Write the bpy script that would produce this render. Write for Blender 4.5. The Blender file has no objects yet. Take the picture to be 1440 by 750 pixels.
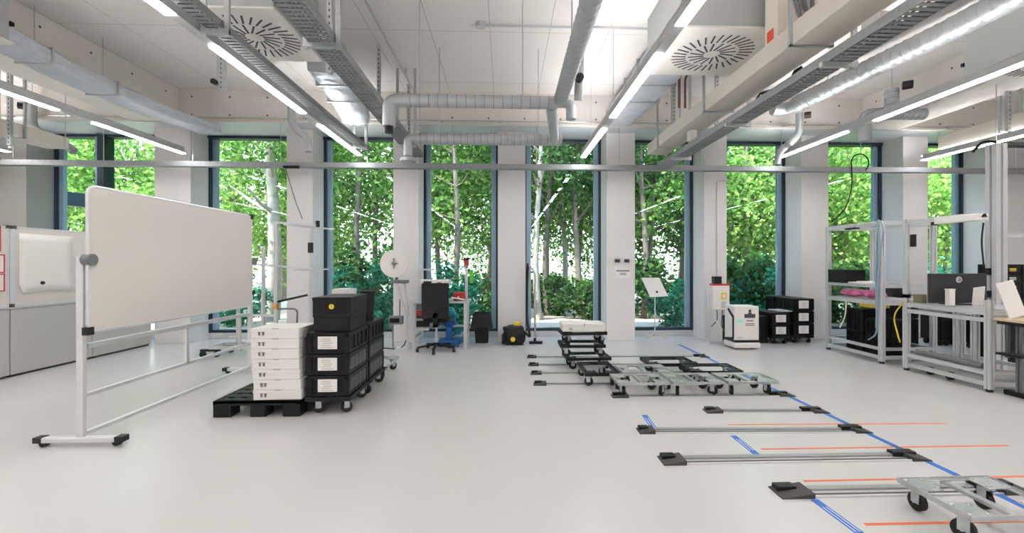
import bpy, math, random
from mathutils import Vector, Matrix
R = math.radians
PI = math.pi
# ------------------------------------------------------------------ camera, world, sun, exposure
FPX, PPX, PPY, YAW, EYE = 640.0, 735.6, 371.0, 0.04, 1.4
SC = bpy.context.scene
COL = SC.collection
cam_d = bpy.data.cameras.new('camera')
cam = bpy.data.objects.new('camera', cam_d)
COL.objects.link(cam)
cam.location = (0, 0, EYE)
cam.rotation_euler = (PI / 2, 0, -YAW)
cam_d.sensor_width = 36
cam_d.lens = FPX * 36 / 1440
cam_d.shift_x = (720 - PPX) / 1440
cam_d.shift_y = (PPY - 375) / 1440
cam_d.clip_start = 0.02
SC.camera = cam
SKY_STRENGTH, SUN_STRENGTH, LAMP_STRENGTH, FILL_UPLIGHT = 7.0, 9.0, 22.5, 30.0
w = bpy.data.worlds.new('world')
SC.world = w
w.use_nodes = True
nt = w.node_tree
bg = nt.nodes['Background']
tcw = nt.nodes.new('ShaderNodeTexCoord')
sepw = nt.nodes.new('ShaderNodeSeparateXYZ')
rampw = nt.nodes.new('ShaderNodeValToRGB')
nt.links.new(tcw.outputs['Generated'], sepw.inputs[0])
nt.links.new(sepw.outputs['Z'], rampw.inputs[0])
rampw.color_ramp.elements[0].position = 0.0
rampw.color_ramp.elements[0].color = (0.95, 0.98, 1, 1)
rampw.color_ramp.elements[1].position = 0.9
rampw.color_ramp.elements[1].color = (0.38, 0.58, 0.95, 1)
nt.links.new(rampw.outputs[0], bg.inputs[0])
bg.inputs[1].default_value = SKY_STRENGTH
sun_d = bpy.data.lights.new('sun', 'SUN')
sun = bpy.data.objects.new('sun', sun_d)
COL.objects.link(sun)
sun.location = (-6, -10, 20)
sun.rotation_euler = (R(42), 0, R(-58))
sun_d.energy = SUN_STRENGTH
sun_d.angle = R(1)
sun_d.color = (1, 0.95, 0.86)
SC.view_settings.view_transform = 'Standard'
SC.view_settings.look = 'None'
SC.view_settings.gamma = 1
SC.view_settings.exposure = 0.58
SC.view_settings.use_curve_mapping = False
SC.cycles.max_bounces = 10
SC.cycles.diffuse_bounces = 6
SC.cycles.transparent_max_bounces = 16
SC.cycles.use_denoising = True
SC.cycles.caustics_reflective = False
SC.cycles.caustics_refractive = False
SC.cycles.sample_clamp_indirect = 6


def ray(px, py):
    cx = (px - PPX) / FPX
    c, s = math.cos(YAW), math.sin(YAW)
    return Vector((cx * c + s, c - cx * s, -(py - PPY) / FPX))


def at(px, py, Y=None, z=None, X=None):
    """the point of the place seen at a pixel of the photograph, on a plane of known depth, height or side distance"""
    d = ray(px, py)
    if Y is not None:
        t = Y / d.y
    elif X is not None:
        t = X / d.x
    else:
        t = (z - EYE) / d.z
    return Vector((0, 0, EYE)) + d * t


def ax(px, Y):
    return at(px, PPY, Y=Y).x


def az(px, py, Y):
    return at(px, py, Y=Y).z


# ------------------------------------------------------------------ materials
def lin(c):
    return tuple(((v / 255) / 12.92 if v / 255 <= 0.04045 else (((v / 255) + 0.055) / 1.055) ** 2.4) for v in c) + (1,)


def mat(name, rgb, rough=0.5, metal=0.0, var=0.06, scale=12.0, bump=0.0, spec=0.5, stretch=None, emit=0, coat=0):
    m = bpy.data.materials.new(name)
    m.use_nodes = True
    n, l = m.node_tree.nodes, m.node_tree.links
    p = n['Principled BSDF']
    c = lin(rgb)
    tc = n.new('ShaderNodeTexCoord')
    mp = n.new('ShaderNodeMapping')
    if stretch:
        mp.inputs['Scale'].default_value = stretch
    l.new(tc.outputs['Object'], mp.inputs[0])
    no = n.new('ShaderNodeTexNoise')
    no.inputs['Scale'].default_value = scale
    no.inputs['Detail'].default_value = 4
    l.new(mp.outputs[0], no.inputs['Vector'])
    mx = n.new('ShaderNodeMix')
    mx.data_type = 'RGBA'
    mx.inputs[6].default_value = tuple(max(0, v * (1 - var)) for v in c[:3]) + (1,)
    mx.inputs[7].default_value = tuple(min(1, v * (1 + var)) for v in c[:3]) + (1,)
    l.new(no.outputs[0], mx.inputs[0])
    l.new(mx.outputs[2], p.inputs['Base Color'])
    p.inputs['Roughness'].default_value = rough
    p.inputs['Metallic'].default_value = metal
    p.inputs['Specular IOR Level'].default_value = spec
    if coat:
        p.inputs['Coat Weight'].default_value = coat
    if bump:
        b = n.new('ShaderNodeBump')
        b.inputs['Strength'].default_value = bump
        b.inputs['Distance'].default_value = 0.02
        l.new(no.outputs[0], b.inputs['Height'])
        l.new(b.outputs[0], p.inputs['Normal'])
    if emit:
        p.inputs['Emission Color'].default_value = c
        p.inputs['Emission Strength'].default_value = emit
    return m


M = {}
M['floor'] = mat('white_epoxy', (205, 203, 202), 0.26, 0, 0.02, 0.8, 0.0, 0.28)
M['wall'] = mat('white_plaster', (228, 225, 223), 0.85, 0, 0.015, 3, 0.02)
M['concrete'] = mat('pale_concrete', (232, 226, 220), 0.85, 0, 0.07, 2.2, 0.05)
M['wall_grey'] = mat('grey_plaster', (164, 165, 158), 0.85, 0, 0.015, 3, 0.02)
M['hole'] = mat('tie_hole_dark', (105, 98, 92), 0.9)
M['soffit'] = mat('galvanised_sheet', (212, 216, 221), 0.4, 0.3, 0.12, 1.5, 0.08)
M['frame_dark'] = mat('window_anthracite', (40, 58, 68), 0.4, 0.3)
M['frame_blue'] = mat('window_blue_grey', (150, 178, 198), 0.3, 0.35)  # sky reflection on the sash put into its colour; also colours the cable
M['alu'] = mat('aluminium', (220, 221, 222), 0.4, 0.35, 0.05, 20)
M['alu_dark'] = mat('aluminium_slot', (120, 121, 122), 0.5, 0.5)
M['galv'] = mat('galvanised_zinc', (196, 200, 201), 0.3, 0.8, 0.18, 25)
M['duct'] = mat('spiral_duct_zinc', (178, 182, 185), 0.42, 0.6, 0.12, 6)
M['foil'] = mat('foil_wrap', (204, 210, 218), 0.45, 0.4, 0.15, 7, 0.9)
M['tray'] = mat('cable_tray_zinc', (148, 151, 153), 0.5, 0.5, 0.3, 40)
M['steel_grey'] = mat('grey_sheet_steel', (180, 183, 182), 0.45, 0.25, 0.03, 4)
M['white_metal'] = mat('white_powder_coat', (232, 228, 222), 0.45, 0, 0.02)
M['cream'] = mat('cream_board', (226, 219, 208), 0.7, 0, 0.03)
M['board'] = mat('whiteboard_enamel', (226, 218, 212), 0.25, 0, 0.015, 2)
M['paper'] = mat('paper', (236, 232, 228), 0.8, 0, 0.02)
M['carton'] = mat('white_card', (233, 230, 226), 0.75, 0, 0.03)
M['ink'] = mat('printed_ink', (70, 70, 74), 0.7)
M['faint'] = mat('faint_print', (176, 180, 184), 0.8)
M['cab'] = mat('grey_cabinet', (186, 184, 181), 0.5, 0, 0.02)
M['seam'] = mat('dark_seam', (70, 70, 70), 0.8)
M['black'] = mat('black_plastic', (17, 18, 19), 0.45, 0, 0.12, 18, 0, 0.35)
M['crate'] = mat('black_crate', (12, 12, 14), 0.45, 0, 0.15, 9, 0, 0.3)
M['crate_grey'] = mat('grey_crate_panel', (72, 74, 74), 0.5, 0, 0.12, 9)
M['charcoal'] = mat('charcoal_fabric', (30, 30, 32), 0.85, 0, 0.2, 60, 0.1)
M['rubber'] = mat('black_rubber', (18, 18, 19), 0.6, 0, 0.1)
M['grey_pl'] = mat('mid_grey_plastic', (112, 113, 116), 0.5)
M['lgrey'] = mat('light_grey_plastic', (196, 198, 200), 0.45)
M['red'] = mat('red_plastic', (190, 40, 44), 0.5)
M['redline'] = mat('red_frame', (205, 60, 74), 0.5)
M['orange'] = mat('orange_tape', (226, 112, 66), 0.6)
M['bluetape'] = mat('blue_tape', (38, 104, 192), 0.5)
M['blue'] = mat('blue_plastic', (34, 92, 160), 0.45)
M['teal'] = mat('teal_film', (60, 160, 168), 0.3, 0, 0.3, 10)
M['yellow'] = mat('yellow_plastic', (226, 198, 52), 0.45)
M['pink'] = mat('pink_film', (255, 138, 186), 0.4, 0, 0.1, 30, 0.3)
M['green'] = mat('green_plastic', (96, 190, 60), 0.4)
M['amber'] = mat('amber_plastic', (214, 150, 50), 0.4)
M['sticker'] = mat('orange_sticker', (232, 84, 48), 0.5)
M['wood'] = mat('beech_top', (206, 184, 150), 0.45, 0, 0.12, 8, 0, stretch=(1, 12, 1))
M['bark'] = mat('bark', (118, 108, 96), 0.95, 0, 0.4, 14, 0.5)
M['bark_pale'] = mat('pale_bark', (168, 160, 148), 0.9, 0, 0.4, 9, 0.4)
M['screen'] = mat('dark_screen', (20, 21, 24), 0.2)
M['monitor'] = mat('monitor_grey', (40, 41, 44), 0.45)
M['lamp'] = mat('lit_diffuser', (255, 253, 253), 0.5, 0, 0, emit=LAMP_STRENGTH)
M['lamp_up'] = mat('upper_diffuser', (255, 253, 252), 0.5, 0, 0, emit=FILL_UPLIGHT)  # invented upward glow, added to brighten the ceiling
M['track_grey'] = mat('track_profile', (158, 159, 160), 0.35, 0.4)
M['ramp'] = mat('ramp_grey', (62, 60, 58), 0.6, 0, 0.15, 30)
M['duct_seam'] = mat('duct_seam_shaded_zinc', (132, 136, 139), 0.55, 0.4)  # darker zinc on one flank of each raised seam
M['agv_glow'] = mat('mint_light_band', (170, 236, 214), 0.4)

# acoustic ceiling board with joints
def ceiling_mat():
    m = mat('wood_wool_board', (231, 226, 222), 0.95, 0, 0.07, 45, 0.25)
    n, l = m.node_tree.nodes, m.node_tree.links
    p = n['Principled BSDF']
    src = p.inputs['Base Color'].links[0].from_socket
    tc = n.new('ShaderNodeTexCoord')
    sx = n.new('ShaderNodeSeparateXYZ')
    l.new(tc.outputs['Object'], sx.inputs[0])
    masks = []
    for axis, period, off in (('X', 0.75, 0.19 + 40 * 0.75), ('Y', 1.63, -5.76 + 40 * 1.63)):
        a = n.new('ShaderNodeMath'); a.operation = 'ADD'; a.inputs[1].default_value = off
        l.new(sx.outputs[axis], a.inputs[0])
        d = n.new('ShaderNodeMath'); d.operation = 'DIVIDE'; d.inputs[1].default_value = period
        l.new(a.outputs[0], d.inputs[0])
        f = n.new('ShaderNodeMath'); f.operation = 'FRACT'
        l.new(d.outputs[0], f.inputs[0])
        g = n.new('ShaderNodeMath'); g.operation = 'LESS_THAN'; g.inputs[1].default_value = 0.008 / period
        l.new(f.outputs[0], g.inputs[0])
        masks.append(g)
    mxm = n.new('ShaderNodeMath'); mxm.operation = 'MAXIMUM'
    l.new(masks[0].outputs[0], mxm.inputs[0]); l.new(masks[1].outputs[0], mxm.inputs[1])
    mix = n.new('ShaderNodeMix'); mix.data_type = 'RGBA'
    l.new(mxm.outputs[0], mix.inputs[0]); l.new(src, mix.inputs[6])
    mix.inputs[7].default_value = lin((186, 180, 175))
    l.new(mix.outputs[2], p.inputs['Base Color'])
    return m
M['ceiling'] = ceiling_mat()


def glass_mat():
    m = bpy.data.materials.new('window_glass')
    m.use_nodes = True
    n, l = m.node_tree.nodes, m.node_tree.links
    n.clear()
    out = n.new('ShaderNodeOutputMaterial')
    mx = n.new('ShaderNodeMixShader')
    tr = n.new('ShaderNodeBsdfTransparent')
    tr.inputs[0].default_value = (0.93, 0.97, 0.96, 1)
    gl = n.new('ShaderNodeBsdfGlossy')
    gl.inputs['Roughness'].default_value = 0.01
    gl.inputs[0].default_value = (0.85, 0.97, 0.98, 1)
    fr = n.new('ShaderNodeLayerWeight')
    fr.inputs['Blend'].default_value = 0.5
    pw = n.new('ShaderNodeMath'); pw.operation = 'POWER'; pw.inputs[1].default_value = 5
    l.new(fr.outputs['Facing'], pw.inputs[0])
    ml = n.new('ShaderNodeMath'); ml.operation = 'MULTIPLY_ADD'
    ml.inputs[1].default_value = 0.9; ml.inputs[2].default_value = 0.022
    ml.use_clamp = True
    l.new(pw.outputs[0], ml.inputs[0])
    l.new(ml.outputs[0], mx.inputs[0]); l.new(tr.outputs[0], mx.inputs[1]); l.new(gl.outputs[0], mx.inputs[2])
    l.new(mx.outputs[0], out.inputs[0])
    return m
M['glass'] = glass_mat()


def leaf_mat(name, c1, c2):
    m = bpy.data.materials.new(name)
    m.use_nodes = True
    n, l = m.node_tree.nodes, m.node_tree.links
    n.clear()
    out = n.new('ShaderNodeOutputMaterial')
    df = n.new('ShaderNodeBsdfDiffuse'); tl = n.new('ShaderNodeBsdfTranslucent')
    mx = n.new('ShaderNodeMixShader'); mx.inputs[0].default_value = 0.45
    ge = n.new('ShaderNodeNewGeometry')
    rp = n.new('ShaderNodeValToRGB')
    rp.color_ramp.elements[0].color = lin(c1); rp.color_ramp.elements[1].color = lin(c2)
    l.new(ge.outputs['Random Per Island'], rp.inputs[0])
    l.new(rp.outputs[0], df.inputs[0]); l.new(rp.outputs[0], tl.inputs[0])
    l.new(df.outputs[0], mx.inputs[1]); l.new(tl.outputs[0], mx.inputs[2])
    l.new(mx.outputs[0], out.inputs[0])
    return m
M['leaf_bright'] = leaf_mat('bright_leaves', (74, 126, 50), (178, 206, 116))
M['leaf_mid'] = leaf_mat('mid_leaves', (52, 96, 40), (140, 178, 92))
M['leaf_dark'] = leaf_mat('deep_leaves', (30, 62, 36), (92, 130, 70))
M['leaf_teal'] = leaf_mat('blue_green_leaves', (20, 92, 66), (90, 178, 138))
M['paving'] = mat('outdoor_paving', (186, 172, 158), 0.9, 0, 0.12, 1.5, 0.1)


# ------------------------------------------------------------------ mesh builder
class MB:
    def __init__(s):
        s.v, s.f, s.m, s.sm = [], [], [], []

    def add(s, vs, fs, mi=0, smooth=False):
        o = len(s.v)
        s.v += [tuple(v) for v in vs]
        s.f += [tuple(i + o for i in f) for f in fs]
        s.m += [mi] * len(fs)
        s.sm += [smooth] * len(fs)
        return s

    def box(s, x0, x1, y0, y1, z0, z1, mi=0):
        vs = [(x0, y0, z0), (x1, y0, z0), (x1, y1, z0), (x0, y1, z0), (x0, y0, z1), (x1, y0, z1), (x1, y1, z1), (x0, y1, z1)]
        return s.add(vs, [(0, 3, 2, 1), (4, 5, 6, 7), (0, 1, 5, 4), (1, 2, 6, 5), (2, 3, 7, 6), (3, 0, 4, 7)], mi)

    def cbox(s, c, size, rz=0, mi=0, rot=None):
        a, b, d = [v / 2 for v in size]
        m = rot if rot is not None else Matrix.Rotation(rz, 3, 'Z')
        vs = [Vector(c) + m @ Vector((x * a, y * b, z * d)) for z in (-1, 1) for x, y in ((-1, -1), (1, -1), (1, 1), (-1, 1))]
        return s.add(vs, [(0, 3, 2, 1), (4, 5, 6, 7), (0, 1, 5, 4), (1, 2, 6, 5), (2, 3, 7, 6), (3, 0, 4, 7)], mi)

    def frame(s, p0, p1, up=(0, 0, 1)):
        d = (Vector(p1) - Vector(p0)).normalized()
        u = Vector(up)
        if abs(d.dot(u)) > 0.98:
            u = Vector((0, 1, 0))
        sd = d.cross(u).normalized()
        return d, sd, sd.cross(d).normalized()

    def extr(s, p0, p1, poly, mi=0, up=(0, 0, 1), smooth=False):
        d, sd, u = s.frame(p0, p1, up)
        n = len(poly)
        vs = [Vector(p) + sd * a + u * b for p in (p0, p1) for a, b in poly]
        fs = [(i, (i + 1) % n, n + (i + 1) % n, n + i) for i in range(n)]
        s.add(vs, fs, mi, smooth)
        s.add(vs, [tuple(range(n))[::-1], tuple(range(n, 2 * n))], mi)
        return s

    def beam(s, p0, p1, w, h, mi=0, up=(0, 0, 1)):
        a, b = w / 2, h / 2
        return s.extr(p0, p1, [(-a, -b), (a, -b), (a, b), (-a, b)], mi, up)

    def prof(s, p0, p1, w, h=None, up=(0, 0, 1)):
        """slotted aluminium extrusion"""
        h = h or w
        a, b = w / 2, h / 2
        k = min(a, b) * 0.22
        dp = min(a, b) * 0.35
        poly = [(-a, -b), (-k, -b), (-k, -b + dp), (k, -b + dp), (k, -b), (a, -b), (a, -k), (a - dp, -k), (a - dp, k), (a, k), (a, b),
                (k, b), (k, b - dp), (-k, b - dp), (-k, b), (-a, b), (-a, k), (-a + dp, k), (-a + dp, -k), (-a, -k)]
        return s.extr(p0, p1, poly, 0, up)

    def cyl(s, p0, p1, r, n=14, mi=0, r1=None):
        r1 = r if r1 is None else r1
        d, sd, u = s.frame(p0, p1)
        vs = []
        for p, q in ((p0, r), (p1, r1)):
            for i in range(n):
                a = 2 * PI * i / n
                vs.append(Vector(p) + sd * (math.cos(a) * q) + u * (math.sin(a) * q))
        s.add(vs, [(i, (i + 1) % n, n + (i + 1) % n, n + i) for i in range(n)], mi, True)
        s.add(vs, [tuple(range(n))[::-1], tuple(range(n, 2 * n))], mi)
        return s

    def tube(s, path, r, n=10, mi=0, radii=None):
        path = [Vector(p) for p in path]
        k = len(path)
        vs = []
        prev = None
        for i, p in enumerate(path):
            t = (path[min(i + 1, k - 1)] - path[max(i - 1, 0)])
            t = t.normalized() if t.length > 1e-9 else Vector((0, 0, 1))
            if prev is None:
                ref = Vector((0, 0, 1)) if abs(t.z) < 0.9 else Vector((1, 0, 0))
                nrm = (ref - t * ref.dot(t)).normalized()
            else:
                nrm = prev - t * prev.dot(t)
                nrm = nrm.normalized() if nrm.length > 1e-6 else Vector((1, 0, 0))
            prev = nrm
            bn = t.cross(nrm)
            q = radii[i] if radii else r
            for j in range(n):
                a = 2 * PI * j / n
                vs.append(p + nrm * (math.cos(a) * q) + bn * (math.sin(a) * q))
        fs = [(i * n + j, i * n + (j + 1) % n, (i + 1) * n + (j + 1) % n, (i + 1) * n + j) for i in range(k - 1) for j in range(n)]
        s.add(vs, fs, mi, True)
        s.add(vs, [tuple(range(n))[::-1], tuple(range((k - 1) * n, k * n))], mi)
        return s

    def ribbed(s, p0, p1, r, pitch=0.12, n=20, mi=0):
        """spiral duct: a straight tube with raised seams"""
        p0, p1 = Vector(p0), Vector(p1)
        L = (p1 - p0).length
        d = (p1 - p0) / L
        pts, rad = [p0], [r]
        x = pitch * 0.5
        while x < L - 0.02:
            for dx, rr in ((-0.012, r), (-0.005, r * 1.045), (0.005, r * 1.045), (0.012, r)):
                pts.append(p0 + d * (x + dx)); rad.append(rr)
            x += pitch
        pts.append(p1); rad.append(r)
        f0 = len(s.f)
        s.tube(pts, r, n, mi, rad)
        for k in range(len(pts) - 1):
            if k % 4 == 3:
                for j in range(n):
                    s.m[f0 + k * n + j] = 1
        return s

    def lathe(s, prof, c=(0, 0, 0), n=24, mi=0, axis='Z'):
        vs = []
        for r, z in prof:
            for i in range(n):
                a = 2 * PI * i / n
                q = (math.cos(a) * r, math.sin(a) * r, z)
                if axis == 'Y':
                    q = (q[0], q[2], q[1])
                elif axis == 'X':
                    q = (q[2], q[0], q[1])
                vs.append(Vector(c) + Vector(q))
        k = len(prof)
        fs = [(i * n + j, i * n + (j + 1) % n, (i + 1) * n + (j + 1) % n, (i + 1) * n + j) for i in range(k - 1) for j in range(n)]
        s.add(vs, fs, mi, True)
        s.add(vs, [tuple(range(n))[::-1], tuple(range((k - 1) * n, k * n))], mi)
        return s

    def obj(s, name, mats, parent=None, bevel=0, loc=None, rot=None):
        me = bpy.data.meshes.new(name)
        me.from_pydata(s.v, [], s.f)
        for m in (mats if isinstance(mats, (list, tuple)) else [mats]):
            me.materials.append(M[m] if isinstance(m, str) else m)
        me.polygons.foreach_set('material_index', s.m)
        me.polygons.foreach_set('use_smooth', s.sm)
        me.update()
        if any(s.sm):
            me.set_sharp_from_angle(angle=R(42))
        o = bpy.data.objects.new(name, me)
        COL.objects.link(o)
        if parent is not None:
            o.parent = parent
        if loc is not None:
            o.location = loc
        if rot is not None:
            o.rotation_euler = rot
        if bevel:
            b = o.modifiers.new('bevel', 'BEVEL')
            b.width = bevel
            b.segments = 2
            b.limit_method = 'ANGLE'
            b.angle_limit = R(50)
        return o


def arc(pts, rad=0.1, k=6):
    """polyline with rounded corners"""
    pts = [Vector(p) for p in pts]
    out = [pts[0]]
    for a, b, c in zip(pts, pts[1:], pts[2:]):
        u, v = (a - b), (c - b)
        q = min(rad, u.length * 0.49, v.length * 0.49)
        s0, s1 = b + u.normalized() * q, b + v.normalized() * q
        for i in range(k + 1):
            t = i / k
            out.append(s0 * (1 - t) ** 2 + b * (2 * t * (1 - t)) + s1 * t * t)
    out.append(pts[-1])
    return out


def thing(name, label, cat, loc=(0, 0, 0), rz=0, group=None):
    o = bpy.data.objects.new(name, None)
    COL.objects.link(o)
    o.empty_display_size = 0.1
    o.location = loc
    o.rotation_euler = (0, 0, rz)
    return tag(o, label, cat, group)


def tag(o, label, cat, group=None, kind=None):
    o['label'] = label
    o['category'] = cat
    if group:
        o['group'] = group
    if kind:
        o['kind'] = kind
    return o


def struct(o, label=None):
    o['kind'] = 'structure'
    if label:
        o['label'] = label
    return o


KIDS = {}
def kids(o):
    return [c for c in COL.objects if c.parent == o]


def copy_tree(o, parent=None):
    c = o.copy()
    COL.objects.link(c)
    if parent is not None:
        c.parent = parent
    for ch in kids(o):
        copy_tree(ch, c)
    return c


def dup(root, label, loc, rz=None, group=None):
    c = copy_tree(root)
    c.location = loc
    if rz is not None:
        c.rotation_euler = (0, 0, rz)
    c['label'] = label
    if group:
        c['group'] = group
    return c

# ================================================================== the room
CEIL, BEAMZ = 4.33, 3.78
YF, YW = 8.2, 8.75                 # front of the piers, plane of the windows
XL, XR, YB = -10.6, 10.6, -5.5
struct(MB().box(XL - 0.3, XR + 0.3, YB - 0.3, YW + 0.12, -0.12, 0).obj('floor', 'floor'))
struct(MB().box(XL - 0.3, XR + 0.3, YB - 0.3, YW + 0.4, CEIL + 0.002, CEIL + 0.35).obj('ceiling', 'ceiling'))
struct(MB().box(XL - 0.25, XL, YB, YW, 0, CEIL).obj('wall_left', 'wall'))
struct(MB().box(XR, XR + 0.25, YB, YW, 0, CEIL).obj('wall_right', 'wall'))
wf = MB().box(XL, XR, YB - 0.25, YB, 0, CEIL)
struct(wf.obj('wall_front', 'wall'))
PIERS = [(-200, 37), (217, 268), (403, 440), (553, 589), (700, 739), (853, 893), (990, 1022), (1127, 1165), (1270, 1305), (1391, 1600)]
PX = [(max(XL, ax(a, YF)), min(XR, ax(b, YF))) for a, b in PIERS]
wb = MB()
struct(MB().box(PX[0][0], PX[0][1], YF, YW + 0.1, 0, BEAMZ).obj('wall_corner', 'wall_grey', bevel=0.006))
for a, b in PX[1:]:
    wb.box(a, b, YF, YW + 0.1, 0, BEAMZ)
struct(wb.obj('wall_back', 'wall', bevel=0.006))
struct(MB().box(XL, XR, YW - 0.06, YW + 0.1, 0, 0.11).obj('baseboard_back', 'lgrey'))
# downstand beams with formwork tie holes
bm = MB()
bm.box(XL, XR, 7.84, YW + 0.3, BEAMZ + 0.012, CEIL)
for i in range(34):
    x = XL + 0.4 + i * 0.62
    for z in (3.9, 4.2):
        bm.cyl((x, 7.842, z), (x, 7.836, z), 0.016, 8, 1)
struct(bm.obj('trim_1', ['concrete', 'hole']))
struct(MB().box(XL, XR, 7.84, YW + 0.02, BEAMZ - 0.004, BEAMZ + 0.012).obj('trim_2', 'soffit'))
for nm, x0, x1, fx in (('trim_3', -6.2, -5.45, -5.45), ('trim_4', 6.35, 7.0, 6.35)):
    b = MB().box(x0, x1, YB, 7.84, BEAMZ, CEIL)
    sg = 1 if fx < 0 else -1
    for i in range(20):
        y = YB + 0.5 + i * 0.66
        for z in (3.92, 4.18):
            b.cyl((fx - 0.002 * sg, y, z), (fx + 0.004 * sg, y, z), 0.016, 8, 1)
    struct(b.obj(nm, ['concrete', 'hole']))
struct(MB().box(XL, XR, 7.815, 7.84, BEAMZ + 0.0, BEAMZ + 0.035).obj('trim_5', 'cream'))

# windows between the piers
for k in range(9):
    x0, x1 = PX[k][1], PX[k + 1][0]
    r = thing('window_%d' % (k + 1), '', '')
    del r['label']; del r['category']
    r['kind'] = 'structure'
    r.location = ((x0 + x1) / 2, YW, 0)
    hw = (x1 - x0) / 2
    f = MB()
    z0, z1 = 0.11, BEAMZ - 0.004
    t = 0.04
    f.box(-hw, -hw + t, -0.07, 0.08, z0, z1); f.box(hw - t, hw, -0.07, 0.08, z0, z1)
    f.box(-hw, hw, -0.05, 0.08, z0, z0 + 0.05); f.box(-hw, hw, -0.1, 0.08, z1 - 0.05, z1)
    s = MB()
    t2 = 0.13
    s.box(-hw + t, -hw + t2, -0.02, 0.05, z0 + 0.05, z1 - 0.05); s.box(hw - t2, hw - t, -0.02, 0.05, z0 + 0.05, z1 - 0.05)
    if k == 0:
        m = ax(148, YW) - r.location.x
        f.box(m - 0.03, m + 0.1, -0.14, 0.08, z0, z1)
        s.box(m - 0.1, m - 0.03, -0.1, 0.05, z0, z1)
    f.obj('window_frame', 'frame_dark', r, 0.004)
    s.obj('window_sash', 'frame_blue', r, 0.004)
    MB().box(-hw + t2, hw - t2, 0.01, 0.02, z0 + 0.05, z1 - 0.05).obj('window_glass', 'glass', r)

# ================================================================== outdoors
gr = MB().box(-60, 60, YW + 0.13, 70, -0.25, -0.08).obj('ground', 'paving')
struct(gr)
rnd = random.Random(5)


def crown_mesh(name, n, rx, ry, rz, leaf, m, clumps=26, seed=1):
    rr = random.Random(seed)
    mb = MB()
    cs = []
    for _ in range(clumps):
        while True:
            p = Vector((rr.uniform(-1, 1), rr.uniform(-1, 1), rr.uniform(-1, 1)))
            if 0.25 < p.length < 1:
                break
        cs.append((p, rr.uniform(0.22, 0.42)))
    vs, fs = [], []
    for i in range(n):
        c, q = cs[rr.randrange(clumps)]
        p = c + Vector((rr.gauss(0, 0.5), rr.gauss(0, 0.5), rr.gauss(0, 0.5))) * q
        p = Vector((p.x * rx, p.y * ry, p.z * rz))
        a = Vector((rr.uniform(-1, 1), rr.uniform(-1, 1), rr.uniform(-0.7, 0.7))).normalized()
        b = a.cross(Vector((rr.uniform(-1, 1), rr.uniform(-1, 1), rr.uniform(-1, 1)))).normalized()
        L = leaf * rr.uniform(0.6, 1.3)
        o = len(vs)
        vs += [p - a * L * 0.5, p + b * L * 0.3, p + a * L * 0.55, p - b * L * 0.3]
        fs.append((o, o + 1, o + 2, o + 3))
    mb.add(vs, fs)
    me = bpy.data.meshes.new(name)
    me.from_pydata(mb.v, [], mb.f)
    me.materials.append(M[m])
    return me


CROWN = {}
for key, m, sd in (('b1', 'leaf_bright', 1), ('b2', 'leaf_bright', 2), ('m1', 'leaf_mid', 3), ('m2', 'leaf_mid', 4), ('d1', 'leaf_dark', 5), ('d2', 'leaf_dark', 6)):
    CROWN[key] = crown_mesh('crown', 9000, 1, 1, 1, 0.062, m, 34, sd)
for key, m, sd in (('f1', 'leaf_mid', 21), ('f2', 'leaf_dark', 22), ('f3', 'leaf_bright', 23)):
    CROWN[key] = crown_mesh('crown', 7000, 1, 1, 1, 0.05, m, 24, sd)
CROWN['bush'] = crown_mesh('crown', 2600, 1, 1, 1, 0.16, 'leaf_teal', 18, 9)
CROWN['bushd'] = crown_mesh('crown', 2600, 1, 1, 1, 0.16, 'leaf_dark', 18, 10)
CROWN['hedge'] = crown_mesh('crown', 14000, 1, 1, 1, 0.03, 'leaf_mid', 90, 11)


def tree(px, Y, h, key, r, cz, label, bark='bark', tr=0.1, lean=0.1, rz=None):
    x = ax(px, Y)
    t = thing('tree', label, 'tree', (x, Y, -0.08), 0, 'trees outside the windows')
    tk = MB()
    pts = [Vector((lean * h * 0.1 * math.sin(i * 0.9 + px), lean * 0.2 * math.cos(i * 1.3 + px), i * h / 8)) for i in range(9)]
    tk.tube(pts, tr, 10, 0, [tr * (1.25 - 0.9 * i / 8) for i in range(9)])
    rr = random.Random(int(px * 7 + Y))
    for i in range(7):
        b = pts[3 + i % 5]
        an = rr.uniform(0, 2 * PI)
        L = r * rr.uniform(0.4, 0.8)
        q = b + Vector((math.cos(an) * L, math.sin(an) * L, L * rr.uniform(0.4, 0.9)))
        tk.tube([b, (b + q) / 2 + Vector((0, 0, -0.08)), q], tr * 0.4, 6, 0, [tr * 0.45, tr * 0.3, tr * 0.12])
    tk.obj('trunk', bark, t)
    c = bpy.data.objects.new('foliage', CROWN[key])
    COL.objects.link(c)
    c.parent = t
    c.location = (0, 0, cz)
    c.scale = (r, r, r * 1.15)
    c.rotation_euler = (0, 0, rr.uniform(0, 6))
    return t


def bush(px, Y, r, label, key='bush', zs=0.9):
    t = thing('bush', label, 'bush', (ax(px, Y), Y, -0.08), 0, 'bushes outside the windows')
    MB().tube([(0, 0, 0), (0.03, 0, r * 0.5), (-0.02, 0.05, r * 0.9)], 0.03, 6).obj('stem', 'bark', t)
    c = bpy.data.objects.new('foliage', CROWN[key])
    COL.objects.link(c)
    c.parent = t
    c.location = (0, 0, r * zs)
    c.scale = (r, r * 0.8, r * zs)
    c.rotation_euler = (0, 0, px)
    return t


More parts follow.
